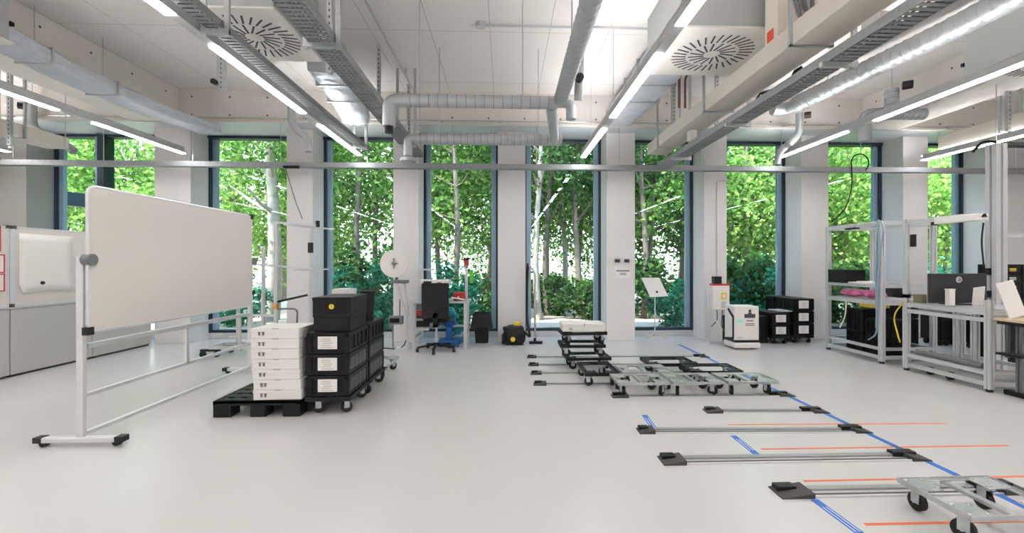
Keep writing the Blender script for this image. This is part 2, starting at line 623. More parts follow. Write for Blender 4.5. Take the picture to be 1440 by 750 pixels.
TREES = [
    (95, 13.5, 6, 'm1', 2.3, 4.2, 'leafy tree outside the wide corner window above the red framed board', 'bark'),
    (195, 14.5, 6.5, 'b1', 2.4, 3.6, 'tree outside the narrow pane beside the corner mullion', 'bark'),
    (330, 13.5, 6.5, 'b1', 2.2, 3.6, 'bright green tree behind the pale trunked tree', 'bark'),
    (383, 12.2, 7.5, 'm2', 1.7, 5.6, 'pale trunked tree standing close outside the second window', 'bark_pale'),
    (470, 15, 7, 'b2', 2.3, 4.4, 'tree with light leaves behind the aluminium rig window', 'bark'),
    (530, 13, 6.5, 'm1', 2.1, 4.6, 'tree in the window above the film reel', 'bark'),
    (618, 13.5, 7, 'b1', 2.2, 4.4, 'tree with a slim dark trunk above the workbench', 'bark'),
    (690, 15, 7.5, 'm2', 2.6, 4.6, 'taller tree set back behind the waste bin window', 'bark'),
    (770, 13, 7, 'd1', 2.2, 4.7, 'deep green tree above the vacuum wand window', 'bark'),
    (815, 15.5, 7.5, 'm1', 2.4, 4.6, 'tree behind the stacked dollies window', 'bark'),
    (915, 13.5, 6.5, 'm2', 2.2, 4.5, 'tree above the sheet stand', 'bark'),
    (960, 15, 7, 'd2', 2.4, 4.0, 'dark tree at the edge of the sheet stand window', 'bark'),
    (1050, 13, 6.5, 'b2', 2.2, 4.2, 'sunlit tree above the charging station', 'bark'),
    (1100, 14.5, 6.5, 'b1', 2.4, 3.4, 'sunlit tree above the low black crates', 'bark'),
    (1190, 13, 6.5, 'b2', 2.2, 3.9, 'sunlit tree behind the hanging cable loop', 'bark'),
    (1240, 14.5, 6.5, 'b1', 2.4, 3.2, 'sunlit tree behind the aluminium station with pink film', 'bark'),
    (1335, 12.5, 6, 'b2', 2.0, 3.6, 'sunlit tree in the last window above the monitor', 'bark'),
    (1395, 14.5, 6, 'm2', 2.3, 3.2, 'tree partly hidden by the end wall of the last window', 'bark'),
]
TREES += [(757, 12.0, 7, 'd2', 1.2, 6.2, 'slim birch trunk nearest the vacuum wand', 'bark_pale'), (792, 14.0, 7, 'm1', 1.2, 6.2, 'slim birch trunk mid window behind the stacked dollies', 'bark_pale'), (812, 12.6, 7, 'd1', 1.2, 6.0, 'slim dark trunk behind the stacked dollies', 'bark'),
          (640, 12.0, 7, 'd1', 1.3, 6.0, 'slim trunk just behind the signal lamp', 'bark'), (905, 12.2, 7, 'd2', 1.3, 5.6, 'slim trunk beside the notice pier window edge', 'bark'), (505, 12.0, 7, 'm2', 1.3, 5.8, 'slim trunk over the black crate stacks', 'bark')]
for px, Y, h, key, r, cz, lb, bk in TREES:
    tree(px, Y, h, key, r, cz, lb, bk, 0.16 if px == 383 else 0.075)
for i, (px, Y) in enumerate([(150, 19), (280, 20), (400, 19), (500, 20.5), (600, 19), (690, 21), (770, 20), (860, 19), (960, 20), (1060, 19.5), (1170, 20), (1280, 19), (1390, 20)]):
    key = ('f1', 'f2', 'f3', 'f2')[i % 4]
    names = ('above the corner window', 'behind the big mobile whiteboard', 'behind the pale trunked tree', 'behind the stacked black crates', 'behind the film reel', 'behind the waste bin', 'behind the vacuum cleaner', 'behind the notice pier', 'behind the sheet stand', 'behind the white robot', 'behind the black crate towers', 'behind the pink film', 'behind the big monitor')
    tree(px, Y, 8, key, 2.7, 4.2, 'far woodland tree ' + names[i], 'bark', 0.14)
BUSH = [(80, 13.0, 1.0, 'round bush low in the corner window', 'bushd'), (330, 11.2, 0.7, 'blue green bush under the pale trunk', 'bush'), (468, 10.6, 0.75, 'blue green bush behind the black lidded crate', 'bush'),
        (535, 10.4, 0.8, 'blue green bush behind the reel stand', 'bush'), (520, 11.6, 1.3, 'dark bush behind the reel stand', 'bushd'), (635, 10.6, 0.8, 'blue green bush behind the workbench drawers', 'bush'),
        (690, 12, 0.9, 'dark bush behind the waste bin', 'bushd'), (950, 10.2, 0.62, 'blue green bush beside the sheet stand', 'bush'), (905, 12.5, 1.1, 'dark bush behind the sheet', 'bushd'),
        (1040, 11, 1.1, 'green bush behind the robot', 'bushd'), (1085, 10.4, 0.9, 'blue green bush behind the robot', 'bush'), (1200, 10.8, 1.0, 'dark bush behind the pink film', 'bushd'),
        (1340, 10.6, 1.0, 'blue green bush behind the monitor', 'bush'), (770, 13, 0.8, 'dark bush behind the vacuum wand', 'bushd'), (820, 12, 0.7, 'low dark bush behind the stacked dollies', 'bushd')]
for px, Y, r, lb, key in BUSH:
    bush(px, Y, r, lb, key)
hg = bpy.data.objects.new('hedge', CROWN['hedge'])
COL.objects.link(hg)
hg.location = (0, 25, 0.9)
hg.scale = (26, 1.4, 1.6)
tag(hg, 'long green hedge closing the garden behind all the trees', 'hedge', kind='stuff')
# canopy beam seen through the corner window
p1 = at(30, 272, Y=9.6)
p2 = at(150, 286, z=p1.z)
cb = MB().beam(p1, p2, 0.16, 0.3).obj('canopy_beam', 'frame_dark')
pp = MB()
for p in (p1, p2):
    pp.cyl((p.x, p.y, -0.08), (p.x, p.y, p.z), 0.05)
pp.obj('post', 'frame_dark', cb)
tag(cb, 'dark steel canopy beam crossing outside the corner window', 'beam')

# ================================================================== ceiling services
LZ = 3.24
SEG = [(-4.85, -3.15), (-2.65, -0.95), (-0.45, 1.25), (1.75, 3.45), (3.95, 5.65), (6.15, 7.8)]


def strip_light(x, label, segs=SEG, y0=-5.0, y1=7.76, rtop=None, dark=(), rods=(-3.9, -1.7, 0.5, 2.7, 3.5, 5.62, 7.1)):
    t = thing('strip_light', label, 'light', (x, 0, LZ), 0, 'linear ceiling lights')
    MB().box(-0.045, 0.045, y0, y1, 0.0, 0.07).box(-0.045, -0.041, y0, y1, 0.07, 0.095).box(0.041, 0.045, y0, y1, 0.07, 0.095).obj('housing', 'lgrey', t, 0.004)  # side lips added to hide the added uplight from below
    for a, b in segs:
        MB().box(-0.04, 0.04, a, b, -0.012, 0.0).obj('diffuser', 'lamp', t)
        if not any(a < q < b for q in dark):
            MB().box(-0.035, 0.035, a, b, 0.07, 0.074).obj('upper_diffuser', 'lamp_up', t)  # added emitter on the housing top, fill for the ceiling
    for y in rods:
        MB().cyl((0, y, 0.07), (0, y, (rtop if rtop and y > 2.65 else CEIL) - LZ), 0.004, 6).obj('suspension_rod', 'galv', t)
    return t


LX = [at(262, 217, z=LZ).x, at(508, 220, z=LZ).x, at(818, 224, z=LZ).x, at(1095, 222, z=LZ).x, at(1312, 222, z=LZ).x, at(15, 214, z=LZ).x]
for x, lb in zip(LX, ('strip light ending above the pier by the mobile whiteboard', 'strip light running past the swirl vent beside the wire cable tray', 'strip light crossing under the centre supply air box', 'strip light ending by the hanging duct elbow over the charging station',
                      'strip light beneath the cream channel over the tall white post', 'strip light over the corner window')):
    strip_light(x, lb, dark=(4.5,) if 'swirl vent' in lb else (4.5, 7) if 'ending above the pier' in lb else (), rtop=3.347 if 'cream channel' in lb else None, **({'rods': (-3.9, -1.7, 0.5, 2.7, 3.5)} if 'ending above the pier' in lb else {'rods': (-3.9, -1.7, 0.5, 2.7, 3.5, 7.5)} if 'swirl vent' in lb else {'rods': (-3.9, -1.7, 0.5, 2.7, 3.5)} if 'hanging duct' in lb else {}))


def cable_tray(x, z, y0, y1, wd, label, ht=0.075, rods=(2.2, 4.6, 6.6), strut=False):
    t = thing('cable_tray', label, 'cable tray', (x, 0, z), 0, 'metal cable trays')
    s = MB()
    for sx in (-1, 1):
        s.box(sx * wd / 2 - 0.004, sx * wd / 2 + 0.004, y0, y1, 0, ht)
    s.obj('side_rail', 'tray', t)
    r = MB()
    y = y0
    while y < y1:
        r.box(-wd / 2, wd / 2, y, min(y + 0.032, y1), 0.0, 0.006)
        y += 0.055
    r.obj('perforated_base', 'tray', t)
    for i in range(4):
        cb_ = MB()
        xx = -wd / 2 + wd * (i + 0.8) / 5.0
        cb_.tube([(xx + 0.012 * math.sin(j * 1.7 + i), y0 + (y1 - y0) * j / 30, 0.018 + 0.006 * (i % 2)) for j in range(31)], 0.008, 6)
        cb_.obj('cable', 'grey_pl', t)
    for y in rods:
        h = MB()
        for sx in ((1,) if strut else (-1, 1)):
            h.box(sx * (wd / 2 + 0.03) - 0.02, sx * (wd / 2 + 0.03) + 0.02, y - 0.012, y + 0.012, -0.05, CEIL - z)
        h.box(-wd / 2 - 0.05, wd / 2 + 0.05, y - 0.02, y + 0.02, -0.04, -0.002)
        h.obj('hanger', 'galv', t)
    return t


TZ = 3.04
TZA = 3.19
xA = at(590, 226, z=TZA).x
xB = at(985, 205, z=TZ).x
cable_tray(xA, TZA, -4.5, 7.72, 0.2, 'dark perforated cable tray running beside the swirl vent towards the film reel window', rods=(1.6, 3.75, 6.9))
cable_tray(xB, TZ, -4.5, 7.72, 0.2, 'dark perforated cable tray beside the cream service channel', rods=(1.8, 3.6, 5.2, 6.9), strut=True)
cable_tray(LX[1] + 0.17, LZ + 0.02, -4.5, 7.6, 0.12, 'narrow wire tray directly beside the strip light near the swirl vent', 0.06, rods=(1.6, 3.7, 7.3))
# long trunking in front of the windows
t = thing('trunking', 'long grey cable trunking hung across all the windows', 'trunking', (0, 7.88, 3.03))
MB().box(XL + 0.02, XR - 0.02, -0.06, 0.06, 0, 0.012).box(XL + 0.02, XR - 0.02, -0.065, -0.058, 0, 0.085).box(XL + 0.02, XR - 0.02, 0.058, 0.065, 0, 0.085).obj('channel', 'tray', t)
for i in range(14):
    x = -9.6 + i * 1.45
    MB().cyl((x, 0, 0.0), (x, 0, BEAMZ - 3.03 - 0.004), 0.006, 6).obj('rod', 'galv', t)


def supply_box(x0, x1, y0, y1, z0, label, swirl):
    t = thing('supply_air_box', label, 'air box', ((x0 + x1) / 2, (y0 + y1) / 2, z0), 0, 'supply air boxes')
    a, b = (x1 - x0) / 2, (y1 - y0) / 2
    MB().box(-a + 0.03, a - 0.03, -b + 0.03, b - 0.03, 0.02, CEIL - z0).obj('casing', 'steel_grey', t, 0.005)
    MB().box(-a, a, -b, b, 0, 0.02).obj('plate', 'white_metal', t, 0.003)
    s = MB()
    cx, cy, r = swirl
    n = 32
    for i in range(n):
        an = 2 * PI * i / n
        m = Matrix.Rotation(an + 0.2, 3, 'Z')
        for r0, r1 in ((0.2, 0.58), (0.64, 1.0)):
            if r0 < 0.5 and i % 2:
                continue
            rm = r * (r0 + r1) / 2
            s.cbox((cx + math.cos(an) * rm, cy + math.sin(an) * rm, -0.0015), (r * (r1 - r0), 0.017, 0.004), 0, 0, m)
    s.obj('swirl_slots', 'ink', t)
    h = MB()
    h.lathe([(0.0, -0.004), (r * 0.12, -0.004), (r * 0.14, -0.001), (0.0, 0.0)], (cx, cy, 0), 24)
    h.obj('hub', 'white_metal', t)
    c = MB()
    for sx in (-1, 1):
        for sy in (-1, 1):
            c.box(sx * a - 0.05 * sx - 0.02, sx * a - 0.05 * sx + 0.02, sy * b - 0.02, sy * b + 0.02, 0.2, 0.24)
    c.obj('bracket', 'rubber', t)
    return t


BZ = 3.68
def boxdims(pl, pr, pfar, pnear):
    yf = at(PPX, pfar, z=BZ).y; yn = at(PPX, pnear, z=BZ).y
    return yn, yf
yn, yf = boxdims(0, 0, 102, 33)
supply_box(at(908, 102, z=BZ).x, at(1038, 102, z=BZ).x, yn, yf, BZ, 'grey supply air box with swirl vent above the centre strip light', (0.02, 0.0, 0.42))
yn2, yf2 = boxdims(0, 0, 92, 20)
supply_box(at(458, 92, z=BZ).x - 0.98, at(458, 92, z=BZ).x, yn2, yf2, BZ, 'grey supply air box with swirl vent beside the dark cable tray', (0.03, 0.0, 0.42))
xr = at(1390, 100, z=BZ).x
supply_box(xr, xr + 0.95, 4.25, 5.5, BZ, 'grey supply air box in the bay by the tall white post', (0, 0, 0.42))
xl = at(48, 75, z=BZ).x
supply_box(xl - 0.95, xl, 3.75, 4.95, BZ, 'grey supply air box over the red framed board', (0, 0, 0.42))


def foil_duct(path, w_, h_, label, seed=1):
    t = None
    rr = random.Random(seed)
    path = [Vector(p) for p in path]
    pts = []
    for a, b in zip(path, path[1:]):
        for i in range(6):
            pts.append(a.lerp(b, i / 6))
    pts.append(path[-1])
    n = 24
    vs, fs = [], []
    for i, p in enumerate(pts):
        sc = 1.0 - 0.12 * i / len(pts)
        for j in range(n):
            an = 2 * PI * j / n
            c, s_ = math.cos(an), math.sin(an)
            q = 0.35
            x = math.copysign(abs(c) ** q, c) * w_ / 2 * sc
            z = math.copysign(abs(s_) ** q, s_) * h_ / 2 * sc
            k = 1 + rr.uniform(-0.035, 0.035)
            vs.append(p + Vector((x * k, rr.uniform(-0.015, 0.015), z * k)))
    k = len(pts)
    fs = [(i * n + j, i * n + (j + 1) % n, (i + 1) * n + (j + 1) % n, (i + 1) * n + j) for i in range(k - 1) for j in range(n)]
    fs += [tuple(range(n))[::-1], tuple(range((k - 1) * n, k * n))]
    o = MB().add(vs, fs, 0, False).obj('foil_duct', 'foil')
    for i in (4, 9):
        if i < len(pts):
            p = pts[i]
            bd = MB()
            bd.box(p.x - w_ * 0.52, p.x + w_ * 0.52, p.y - 0.012, p.y + 0.012, p.z - h_ * 0.52, p.z + h_ * 0.52)
            bd.cyl((p.x, p.y, p.z + h_ * 0.5), (p.x, p.y, CEIL), 0.006, 6)
            bd.obj('strap', 'galv', o)
    return tag(o, label, 'duct', 'foil wrapped supply ducts')


a = at(495, 112, Y=5.35); b = at(505, 150, Y=7.2)
foil_duct([(-2.08, 5.4, 3.76), (-2.1, 5.9, 3.72), (-2.18, 6.5, 3.68), (-2.3, 7.15, 3.68)], 0.46, 0.26, 'silver foil duct from the vent beside the dark cable tray', 1)
a = at(935, 120, Y=5.6)
foil_duct([(a.x, 5.45, 3.9), (a.x - 0.02, 6.1, 3.9), (a.x - 0.05, 6.8, 3.86), (a.x - 0.05, 7.7, 3.9)], 0.5, 0.34, 'silver foil duct behind the centre swirl vent', 2)
a = at(110, 100, Y=5.2)
foil_duct([(xl - 0.35, 4.98, 3.86), (xl - 0.2, 5.6, 3.72), (xl + 0.0, 6.6, 3.62), (xl + 0.22, 7.75, 3.62)], 0.4, 0.18, 'long silver blue foil duct sloping under the concrete beam', 3)


def duct(name, label, segs, group=None, extra=None, mat_='duct', hang=()):
    """segs: list of ('r', p0, p1, r) ribbed straights or ('b', pts, r, rad) smooth bends"""
    t = thing(name, label, 'duct', segs[0][1] if segs[0][0] == 'r' else segs[0][1][0], 0, group)
    o = t.location.copy()
    for s in segs:
        mb = MB()
        if s[0] == 'r':
            mb.ribbed(Vector(s[1]) - o, Vector(s[2]) - o, s[3], 0.12 if s[3] > 0.1 else 0.09).obj('spiral_pipe', [mat_, 'duct_seam'], t)
        else:
            p = [Vector(q) - o for q in s[1]]
            mb.tube(arc(p, s[3], 8), s[2], 18).obj('elbow', mat_, t)
    for p, r in (extra or []):
        MB().cyl(Vector(p[0]) - o, Vector(p[1]) - o, r, 16).obj('end_plug', 'rubber', t)
    for p in hang:
        q = Vector(p) - o
        MB().cyl(q, (q.x, q.y, CEIL - o.z), 0.006, 6).obj('hanger', 'galv', t)
    return t


# round duct along the depth in the middle and its cross ducts
YD1, YD2 = 4.5, 6.2
zc = az(680, 143, YD1)
e0 = at(547, 143, Y=YD1); e1 = at(803, 143, Y=YD1)
c0 = at(820, 0, z=zc); c1 = at(790, 137, z=zc)
duct('spiral_duct', 'spiral duct running in depth overhead beside the bent valve pipe', [('r', (c0.x - 0.03, -4, zc + 0.01), (c1.x, YD1 - 0.07, zc + 0.01), 0.066)], 'round metal ducts', hang=[(c0.x, 3.2, zc), (c0.x, 1, zc)])
duct('spiral_duct', 'upper cross duct in front of the dark cable tray with an elbow at each end', [
    ('r', (e0.x + 0.16, YD1, zc), (e1.x - 0.14, YD1, zc), 0.063),
    ('b', [(e0.x + 0.17, YD1, zc), (e0.x, YD1, zc), (e0.x, YD1, az(547, 178, YD1))], 0.063, 0.14),
    ('b', [(e1.x - 0.15, YD1, zc), (e1.x, YD1, zc), (e1.x, YD1, az(803, 168, YD1))], 0.05, 0.12)], 'round metal ducts',
    extra=[(((e0.x, YD1, az(547, 178, YD1)), (e0.x, YD1, az(547, 187, YD1))), 0.04)], hang=[(at(590, 140, Y=YD1).x, YD1, zc), (at(735, 140, Y=YD1).x, YD1, zc)])
zd = az(680, 196, YD2)
e2 = at(574, 196, Y=YD2); e3 = at(790, 196, Y=YD2)
duct('spiral_duct', 'lower cross duct just above the trunking near the windows', [
    ('r', (e2.x + 0.12, YD2, zd), (e3.x, YD2, zd), 0.078),
    ('b', [(e2.x + 0.13, YD2, zd), (e2.x, YD2, zd), (e2.x, YD2, zd - 0.24)], 0.06, 0.1)], 'round metal ducts', hang=[(at(618, 190, Y=YD2).x, YD2, zd), (at(757, 190, Y=YD2).x, YD2, zd)])
o = MB().lathe([(0.06, 0), (0.105, -0.03), (0.105, -0.07), (0.06, -0.09), (0.0, -0.09)], (e2.x, YD2, zd - 0.242), 20).obj('air_outlet', 'duct')
tag(o, 'small round air outlet under the left elbow of the lower cross duct'.replace('left ', ''), 'air outlet')
q0 = at(779, 155, Y=YD1); q1 = at(779, 190, Y=YD2)
duct('link_duct', 'short duct linking the upper and lower cross ducts', [('r', (q0.x - 0.02, YD1 + 0.067, zc), (q1.x, YD2 - 0.083, zd), 0.058)], 'round metal ducts')
v = at(804, 120, Y=4.1)
duct('valve_pipe', 'short vertical pipe with a black knob beside the depth running duct', [('b', [(v.x + 0.07, 4.1, zc + 0.34), (v.x + 0.07, 4.1, zc + 0.1), (v.x + 0.07, 4.16, zc - 0.1)], 0.04, 0.1)], None, extra=[(((v.x + 0.06, 4.06, v.z + 0.04), (v.x + 0.06, 4.0, v.z + 0.04)), 0.035)], hang=[(v.x + 0.07, 4.1, zc + 0.33)])

# big spiral duct on the right with its drops
RZ = 4.0
r0 = at(1330, 45, z=RZ); r1 = at(1104, 155, z=RZ)
duct('spiral_duct', 'large spiral duct between the dark cable tray and the concrete beam', [('r', (r0.x + 0.1, -4, RZ), (r0.x, r0.y, RZ), 0.125), ('r', r0, (r1.x, r1.y - 0.3, RZ), 0.125), ('b', [(r1.x, r1.y - 0.32, RZ), (r1.x, r1.y - 0.05, RZ), (r1.x - 0.25, r1.y - 0.05, RZ)], 0.1, 0.15)], 'round metal ducts', hang=[(r0.x, 4.3, RZ), (r1.x, 6.5, RZ)])
d0 = at(1254, 95, Y=6.6)
d1 = at(1254, 160, Y=6.6)
duct('drop_duct', 'vertical duct dropping from the large spiral duct to a side branch', [
    ('r', (d0.x, 6.6, CEIL - 0.32), (d1.x, 6.6, d1.z), 0.09),
    ('r', (d1.x - 0.2, 6.6, d1.z), (d1.x + 0.5, 6.6, d1.z), 0.085),
    ('b', [(d1.x - 0.18, 6.6, d1.z), (d1.x - 0.42, 6.6, d1.z - 0.02), (d1.x - 0.42, 6.6, d1.z - 0.42)], 0.085, 0.18)], 'round metal ducts',
    extra=[(((d0.x + 0.1, 6.53, d0.z - 0.3), (d0.x + 0.2, 6.46, d0.z - 0.3)), 0.06)], hang=[(d0.x, 6.6, CEIL - 0.33)])
g0 = at(1124, 168, Y=7.3)
duct('drop_duct', 'bent pipe hanging by the strip light end over the black crates', [('b', [(g0.x, 7.3, 3.872), (g0.x, 7.3, g0.z - 0.25), (g0.x - 0.35, 7.3, g0.z - 0.55), (g0.x - 0.38, 7.3, g0.z - 0.75)], 0.055, 0.12)], 'round metal ducts', extra=[(((g0.x + 0.05, 7.25, g0.z + 0.05), (g0.x + 0.13, 7.2, g0.z + 0.05)), 0.05)])
g1 = at(410, 150, Y=7.4)
duct('drop_duct', 'bent pipe hanging from the beam behind the narrow wire tray', [('b', [(g1.x, 7.4, CEIL - 0.2), (g1.x, 7.4, g1.z - 0.3), (g1.x + 0.25, 7.4, g1.z - 0.5), (g1.x + 0.27, 7.4, g1.z - 0.72)], 0.06, 0.12)], 'round metal ducts', extra=[(((g1.x - 0.02, 7.36, g1.z + 0.12), (g1.x - 0.07, 7.3, g1.z + 0.12)), 0.05)], hang=[(g1.x, 7.4, CEIL - 0.21)])
g2 = at(45, 160, Y=7.7)
duct('drop_duct', 'silver pipe curving under the cream channel over the corner window', [('b', [(g2.x, 7.7, CEIL - 0.2), (g2.x, 7.7, g2.z - 0.25), (g2.x + 0.4, 7.7, g2.z - 0.42), (g2.x + 0.65, 7.7, g2.z - 0.6)], 0.065, 0.15)], 'round metal ducts', extra=[(((g2.x - 0.05, 7.65, g2.z + 0.1), (g2.x - 0.12, 7.6, g2.z + 0.1)), 0.055)], hang=[(g2.x, 7.7, CEIL - 0.21)])

# cream service channels
def channel(x0, x1, y0, y1, z0, z1, label):
    t = thing('service_channel', label, 'channel', ((x0 + x1) / 2, y0, z0), 0, 'cream service channels')
    a = (x1 - x0) / 2
    L = y1 - y0
    MB().box(-a, a, 0, L, 0, z1 - z0).obj('casing', 'cream', t, 0.006)
    h = MB()
    y = 0.5
    while y < L:
        h = MB()
        h.box(-a - 0.024, a + 0.024, y, y + 0.03, -0.012, 0.0)
        for sx in (-1, 1):
            h.box(sx * (a + 0.012) - 0.012, sx * (a + 0.012) + 0.012, y, y + 0.03, -0.012, CEIL - z0)
        h.obj('hanger', 'galv', t)
        y += 1.7
    return t


chx = at(898, 226, z=3.3).x
channel(chx, chx + 0.34, 1.6, 7.78, 3.28, 3.46, 'cream service channel between the centre vent and the dark cable tray')
ch2 = at(1300, 215, z=3.36).x
channel(ch2, ch2 + 0.3, 2.6, 7.5, 3.36, 3.58, 'cream service channel above the strip light over the tall white post')
ch3 = at(98, 212, z=3.22).x
channel(ch3 - 0.34, ch3, 3.0, 7.6, 3.24, 3.42, 'cream service channel over the corner window')
jb = at(1140, 60, Y=4.25)
t = thing('electrical_box', 'cream electrical panel with grey conduits beside the supply box', 'electrical panel', (chx + 0.19, 4.05, 3.4615))
MB().box(-0.17, 0.2, 0, 0.2, 0, CEIL - 3.4615).obj('panel', 'cream', t, 0.004)
MB().box(-0.175, -0.17, 0.06, 0.16, 0.02, 0.12).obj('warning_sticker', 'sticker', t)
MB().box(-0.08, 0.12, -0.012, 0.0, 0.02, 0.6).obj('front_plate', 'concrete', t)
cd = MB()
for i in range(3):
    cd.tube(arc([(-0.06 + i * 0.09, -0.03, CEIL - 3.47), (-0.06 + i * 0.09, -0.05, 0.45 - i * 0.1), (0.02 + i * 0.06, -0.03, 0.18 + i * 0.05)], 0.08), 0.018, 8)
cd.obj('conduit', 'grey_pl', t)

# thin pipes, struts, rods, small hardware overhead
s0 = at(512, 0, z=4.2); s1 = at(582, 130, z=4.2)
t = thing('sprinkler_pipe', 'thin grey pipe running in depth under the ceiling beside the hanging strut', 'pipe', (0, 0, 4.22))
MB().tube([(s0.x, -3, 0), (s0.x, s0.y, 0), (s1.x, s1.y, 0)], 0.016, 8).obj('pipe', 'galv', t)
for y in (1.5, 4.6, 6.9):
    MB().cyl((s0.x + (s1.x - s0.x) * max(0, (y - s0.y) / (s1.y - s0.y)), y, 0), (s0.x + (s1.x - s0.x) * max(0, (y - s0.y) / (s1.y - s0.y)), y, CEIL - 4.22), 0.012, 6).obj('clip', 'galv', t)
q0 = at(676, 36, z=CEIL - 0.03); q1 = at(912, 40, z=CEIL - 0.03)
t = thing('conduit', 'thin horizontal conduit on the ceiling from a round box to the centre supply box', 'conduit', q0)
MB().cyl((0, 0, 0), (q1.x - q0.x, 0, 0), 0.013, 8).obj('tube', 'lgrey', t)
MB().cyl((0, 0, -0.02), (0, 0, 0.03), 0.06, 16).obj('round_box', 'lgrey', t)


def strut(px, ytop, ybot, Y, label, wd=0.045, plug=False, ztop=None):
    b = at(px, ybot, Y=Y)
    t = thing('hanging_strut', label, 'strut', (b.x, Y, b.z), 0, 'perforated hanging struts')
    h = (ztop or CEIL) - b.z
    m = MB().box(-wd / 2, wd / 2, -0.02, 0.02, 0, h)
    n = int(h / 0.06)
    for i in range(n):
        m.box(-0.006, 0.006, -0.0205, -0.0195, 0.03 + i * 0.06, 0.055 + i * 0.06, 1)
    m.obj('channel', ['galv', 'seam'], t)
    if plug:
        MB().cyl((-wd * 0.7, -0.02, 0.1), (-wd * 0.7, -0.07, 0.1), 0.035, 14).obj('plug', 'rubber', t)
    return t


strut(533, 45, 132, 6.2, 'perforated strut hanging beside the thin sprinkler pipe')
strut(464, 0, 104, 4.3, 'perforated strut dropping in front of the dark cable tray')
strut(575, 120, 190, 7.5, 'perforated strut behind the upper cross duct elbow', 0.05)
strut(312, 78, 128, 6.0, 'wide strut with a black plug near the concrete beam', 0.1, True)
strut(947, 100, 178, 6.9, 'strut holding the cream channel behind the foil duct', 0.06)
strut(1008, 150, 182, 6.6, 'strut clasping the cream channel beside the dark tray', 0.05)
strut(1418, 130, 185, 6.0, 'grey strut by the beam over the tall white post', 0.06)
strut(14, 130, 205, 6.6, 'strut over the corner window', 0.05)
for px, yb, Y, lb in ((590, 178, 6.5, 'long thin rod hanging from the ceiling beside the sprinkler pipe'), (470, 150, 7.2, 'thin rod near the foil duct'), (92, 205, 7.1, 'thin rod dropping beside the curved silver pipe'), (1010, 195, 7.2, 'thin rod through the cream channel zone')):
    b = at(px, yb, Y=Y)
    o = MB().cyl((0, 0, 0), (0, 0, CEIL - b.z), 0.007, 6).obj('hanging_rod', 'galv', loc=b)
    tag(o, lb, 'rod', 'thin threaded ceiling rods')
o = MB()
for i, (dx, dy) in enumerate(((0, 0), (0.09, 0.02))):
    b = at(955, 125, Y=6.6)
    o.tube(arc([(b.x + 0.25 + dx, 6.0, CEIL - 0.1), (b.x + dx, 6.6, b.z + 0.2), (b.x + dx, 6.6, b.z - 0.28)], 0.1), 0.018, 8)
    o.cyl((b.x + 0.25 + dx, 6.0, CEIL - 0.1), (b.x + 0.25 + dx, 6.0, CEIL), 0.01, 6)
tag(o.obj('bent_conduit', mat('brown_conduit', (120, 92, 84), 0.6)), 'pair of brown bent conduits beside the foil duct at the centre vent', 'conduit')
b = at(1065, 130, z=TZ)
o = MB()
rr = random.Random(3)
for i in range(5):
    y0_ = b.y - 0.3 + 0.06 * i
    o.tube([(xB + rr.uniform(-0.06, 0.06), y0_ + j * 0.09, TZ + 0.1 + 0.05 * math.sin(j * 0.9 + i)) for j in range(8)], 0.013, 6)
tag(o.obj('cable_bundle', 'rubber'), 'tangle of black cables lying in the tray beside the cream channel', 'cables')
b = at(1208, 38, z=TZ + 0.08)
o = MB().box(-0.06, 0.06, -0.09, 0.09, 0, 0.12).obj('white_box', 'white_metal', loc=(xB, b.y, TZ + 0.034), bevel=0.004)
o.name = 'junction_box'
tag(o, 'small white junction box sitting in the dark tray near the orange sticker', 'junction box')
b = at(974, 195, z=3.15)
o = MB().box(-0.05, 0.05, -0.06, 0.06, 0, 0.14).obj('junction_box', 'white_metal', loc=(xB - 0.1, b.y, TZ + 0.077), bevel=0.004)
tag(o, 'small white socket box at the window end of the dark tray', 'junction box')
# conduits along the foot of the beam
o = MB().cyl((XL, 7.8, BEAMZ + 0.06), (XR, 7.8, BEAMZ + 0.06), 0.012, 8)
for i in range(20):
    o.box(XL + 0.5 + i, XL + 0.53 + i, 7.79, 7.842, BEAMZ + 0.045, BEAMZ + 0.075)
tag(o.obj('conduit', 'galv'), 'thin conduit clipped along the foot of the concrete beam above all the windows', 'conduit')

# ================================================================== objects on the floor
# ---- big mobile whiteboard
P0, P1 = at(114, 627, z=0), at(352, 525, z=0)
BXm = (P0.x + P1.x) / 2
L = P1.y - P0.y
t = thing('mobile_whiteboard', 'big pivoting mobile whiteboard on grey posts', 'whiteboard', (BXm, P0.y, 0))
for y in (0, L):
    MB().beam((0, y, 0.07), (0, y, 1.46), 0.052, 0.04, up=(0, 1, 0)).obj('post', 'alu', t, 0.006)
    f = MB().box(-0.3, 0.3, y - 0.03, y + 0.03, 0.03, 0.07).obj('foot', 'alu', t, 0.008)
    for sx in (-1, 1):
        MB().cyl((sx * 0.27, y - 0.022, 0.026), (sx * 0.27, y + 0.022, 0.026), 0.026, 14).box(sx * 0.3 - 0.03, sx * 0.3 + 0.03, y - 0.034, y + 0.034, 0.032, 0.074).obj('caster', 'rubber', f)
for z, s in ((0.76, 0.04), (0.38, 0.03)):
    MB().beam((0, 0.03, z), (0, L - 0.03, z), s, s).obj('rail', 'alu', t, 0.003)
MB().beam((0, 0.03, 0.085), (0, L - 0.03, 0.085), 0.04, 0.03).obj('rail', 'alu', t, 0.003)
MB().box(-0.015, 0.015, L * 0.5 - 0.02, L * 0.5 + 0.02, 0.38, 0.76).obj('brace', 'alu', t, 0.002)
yb0, yb1, zb0, zb1 = 0.0, L - 0.07, 0.87, 2.0
n = 6
rc = 0.07
poly = []
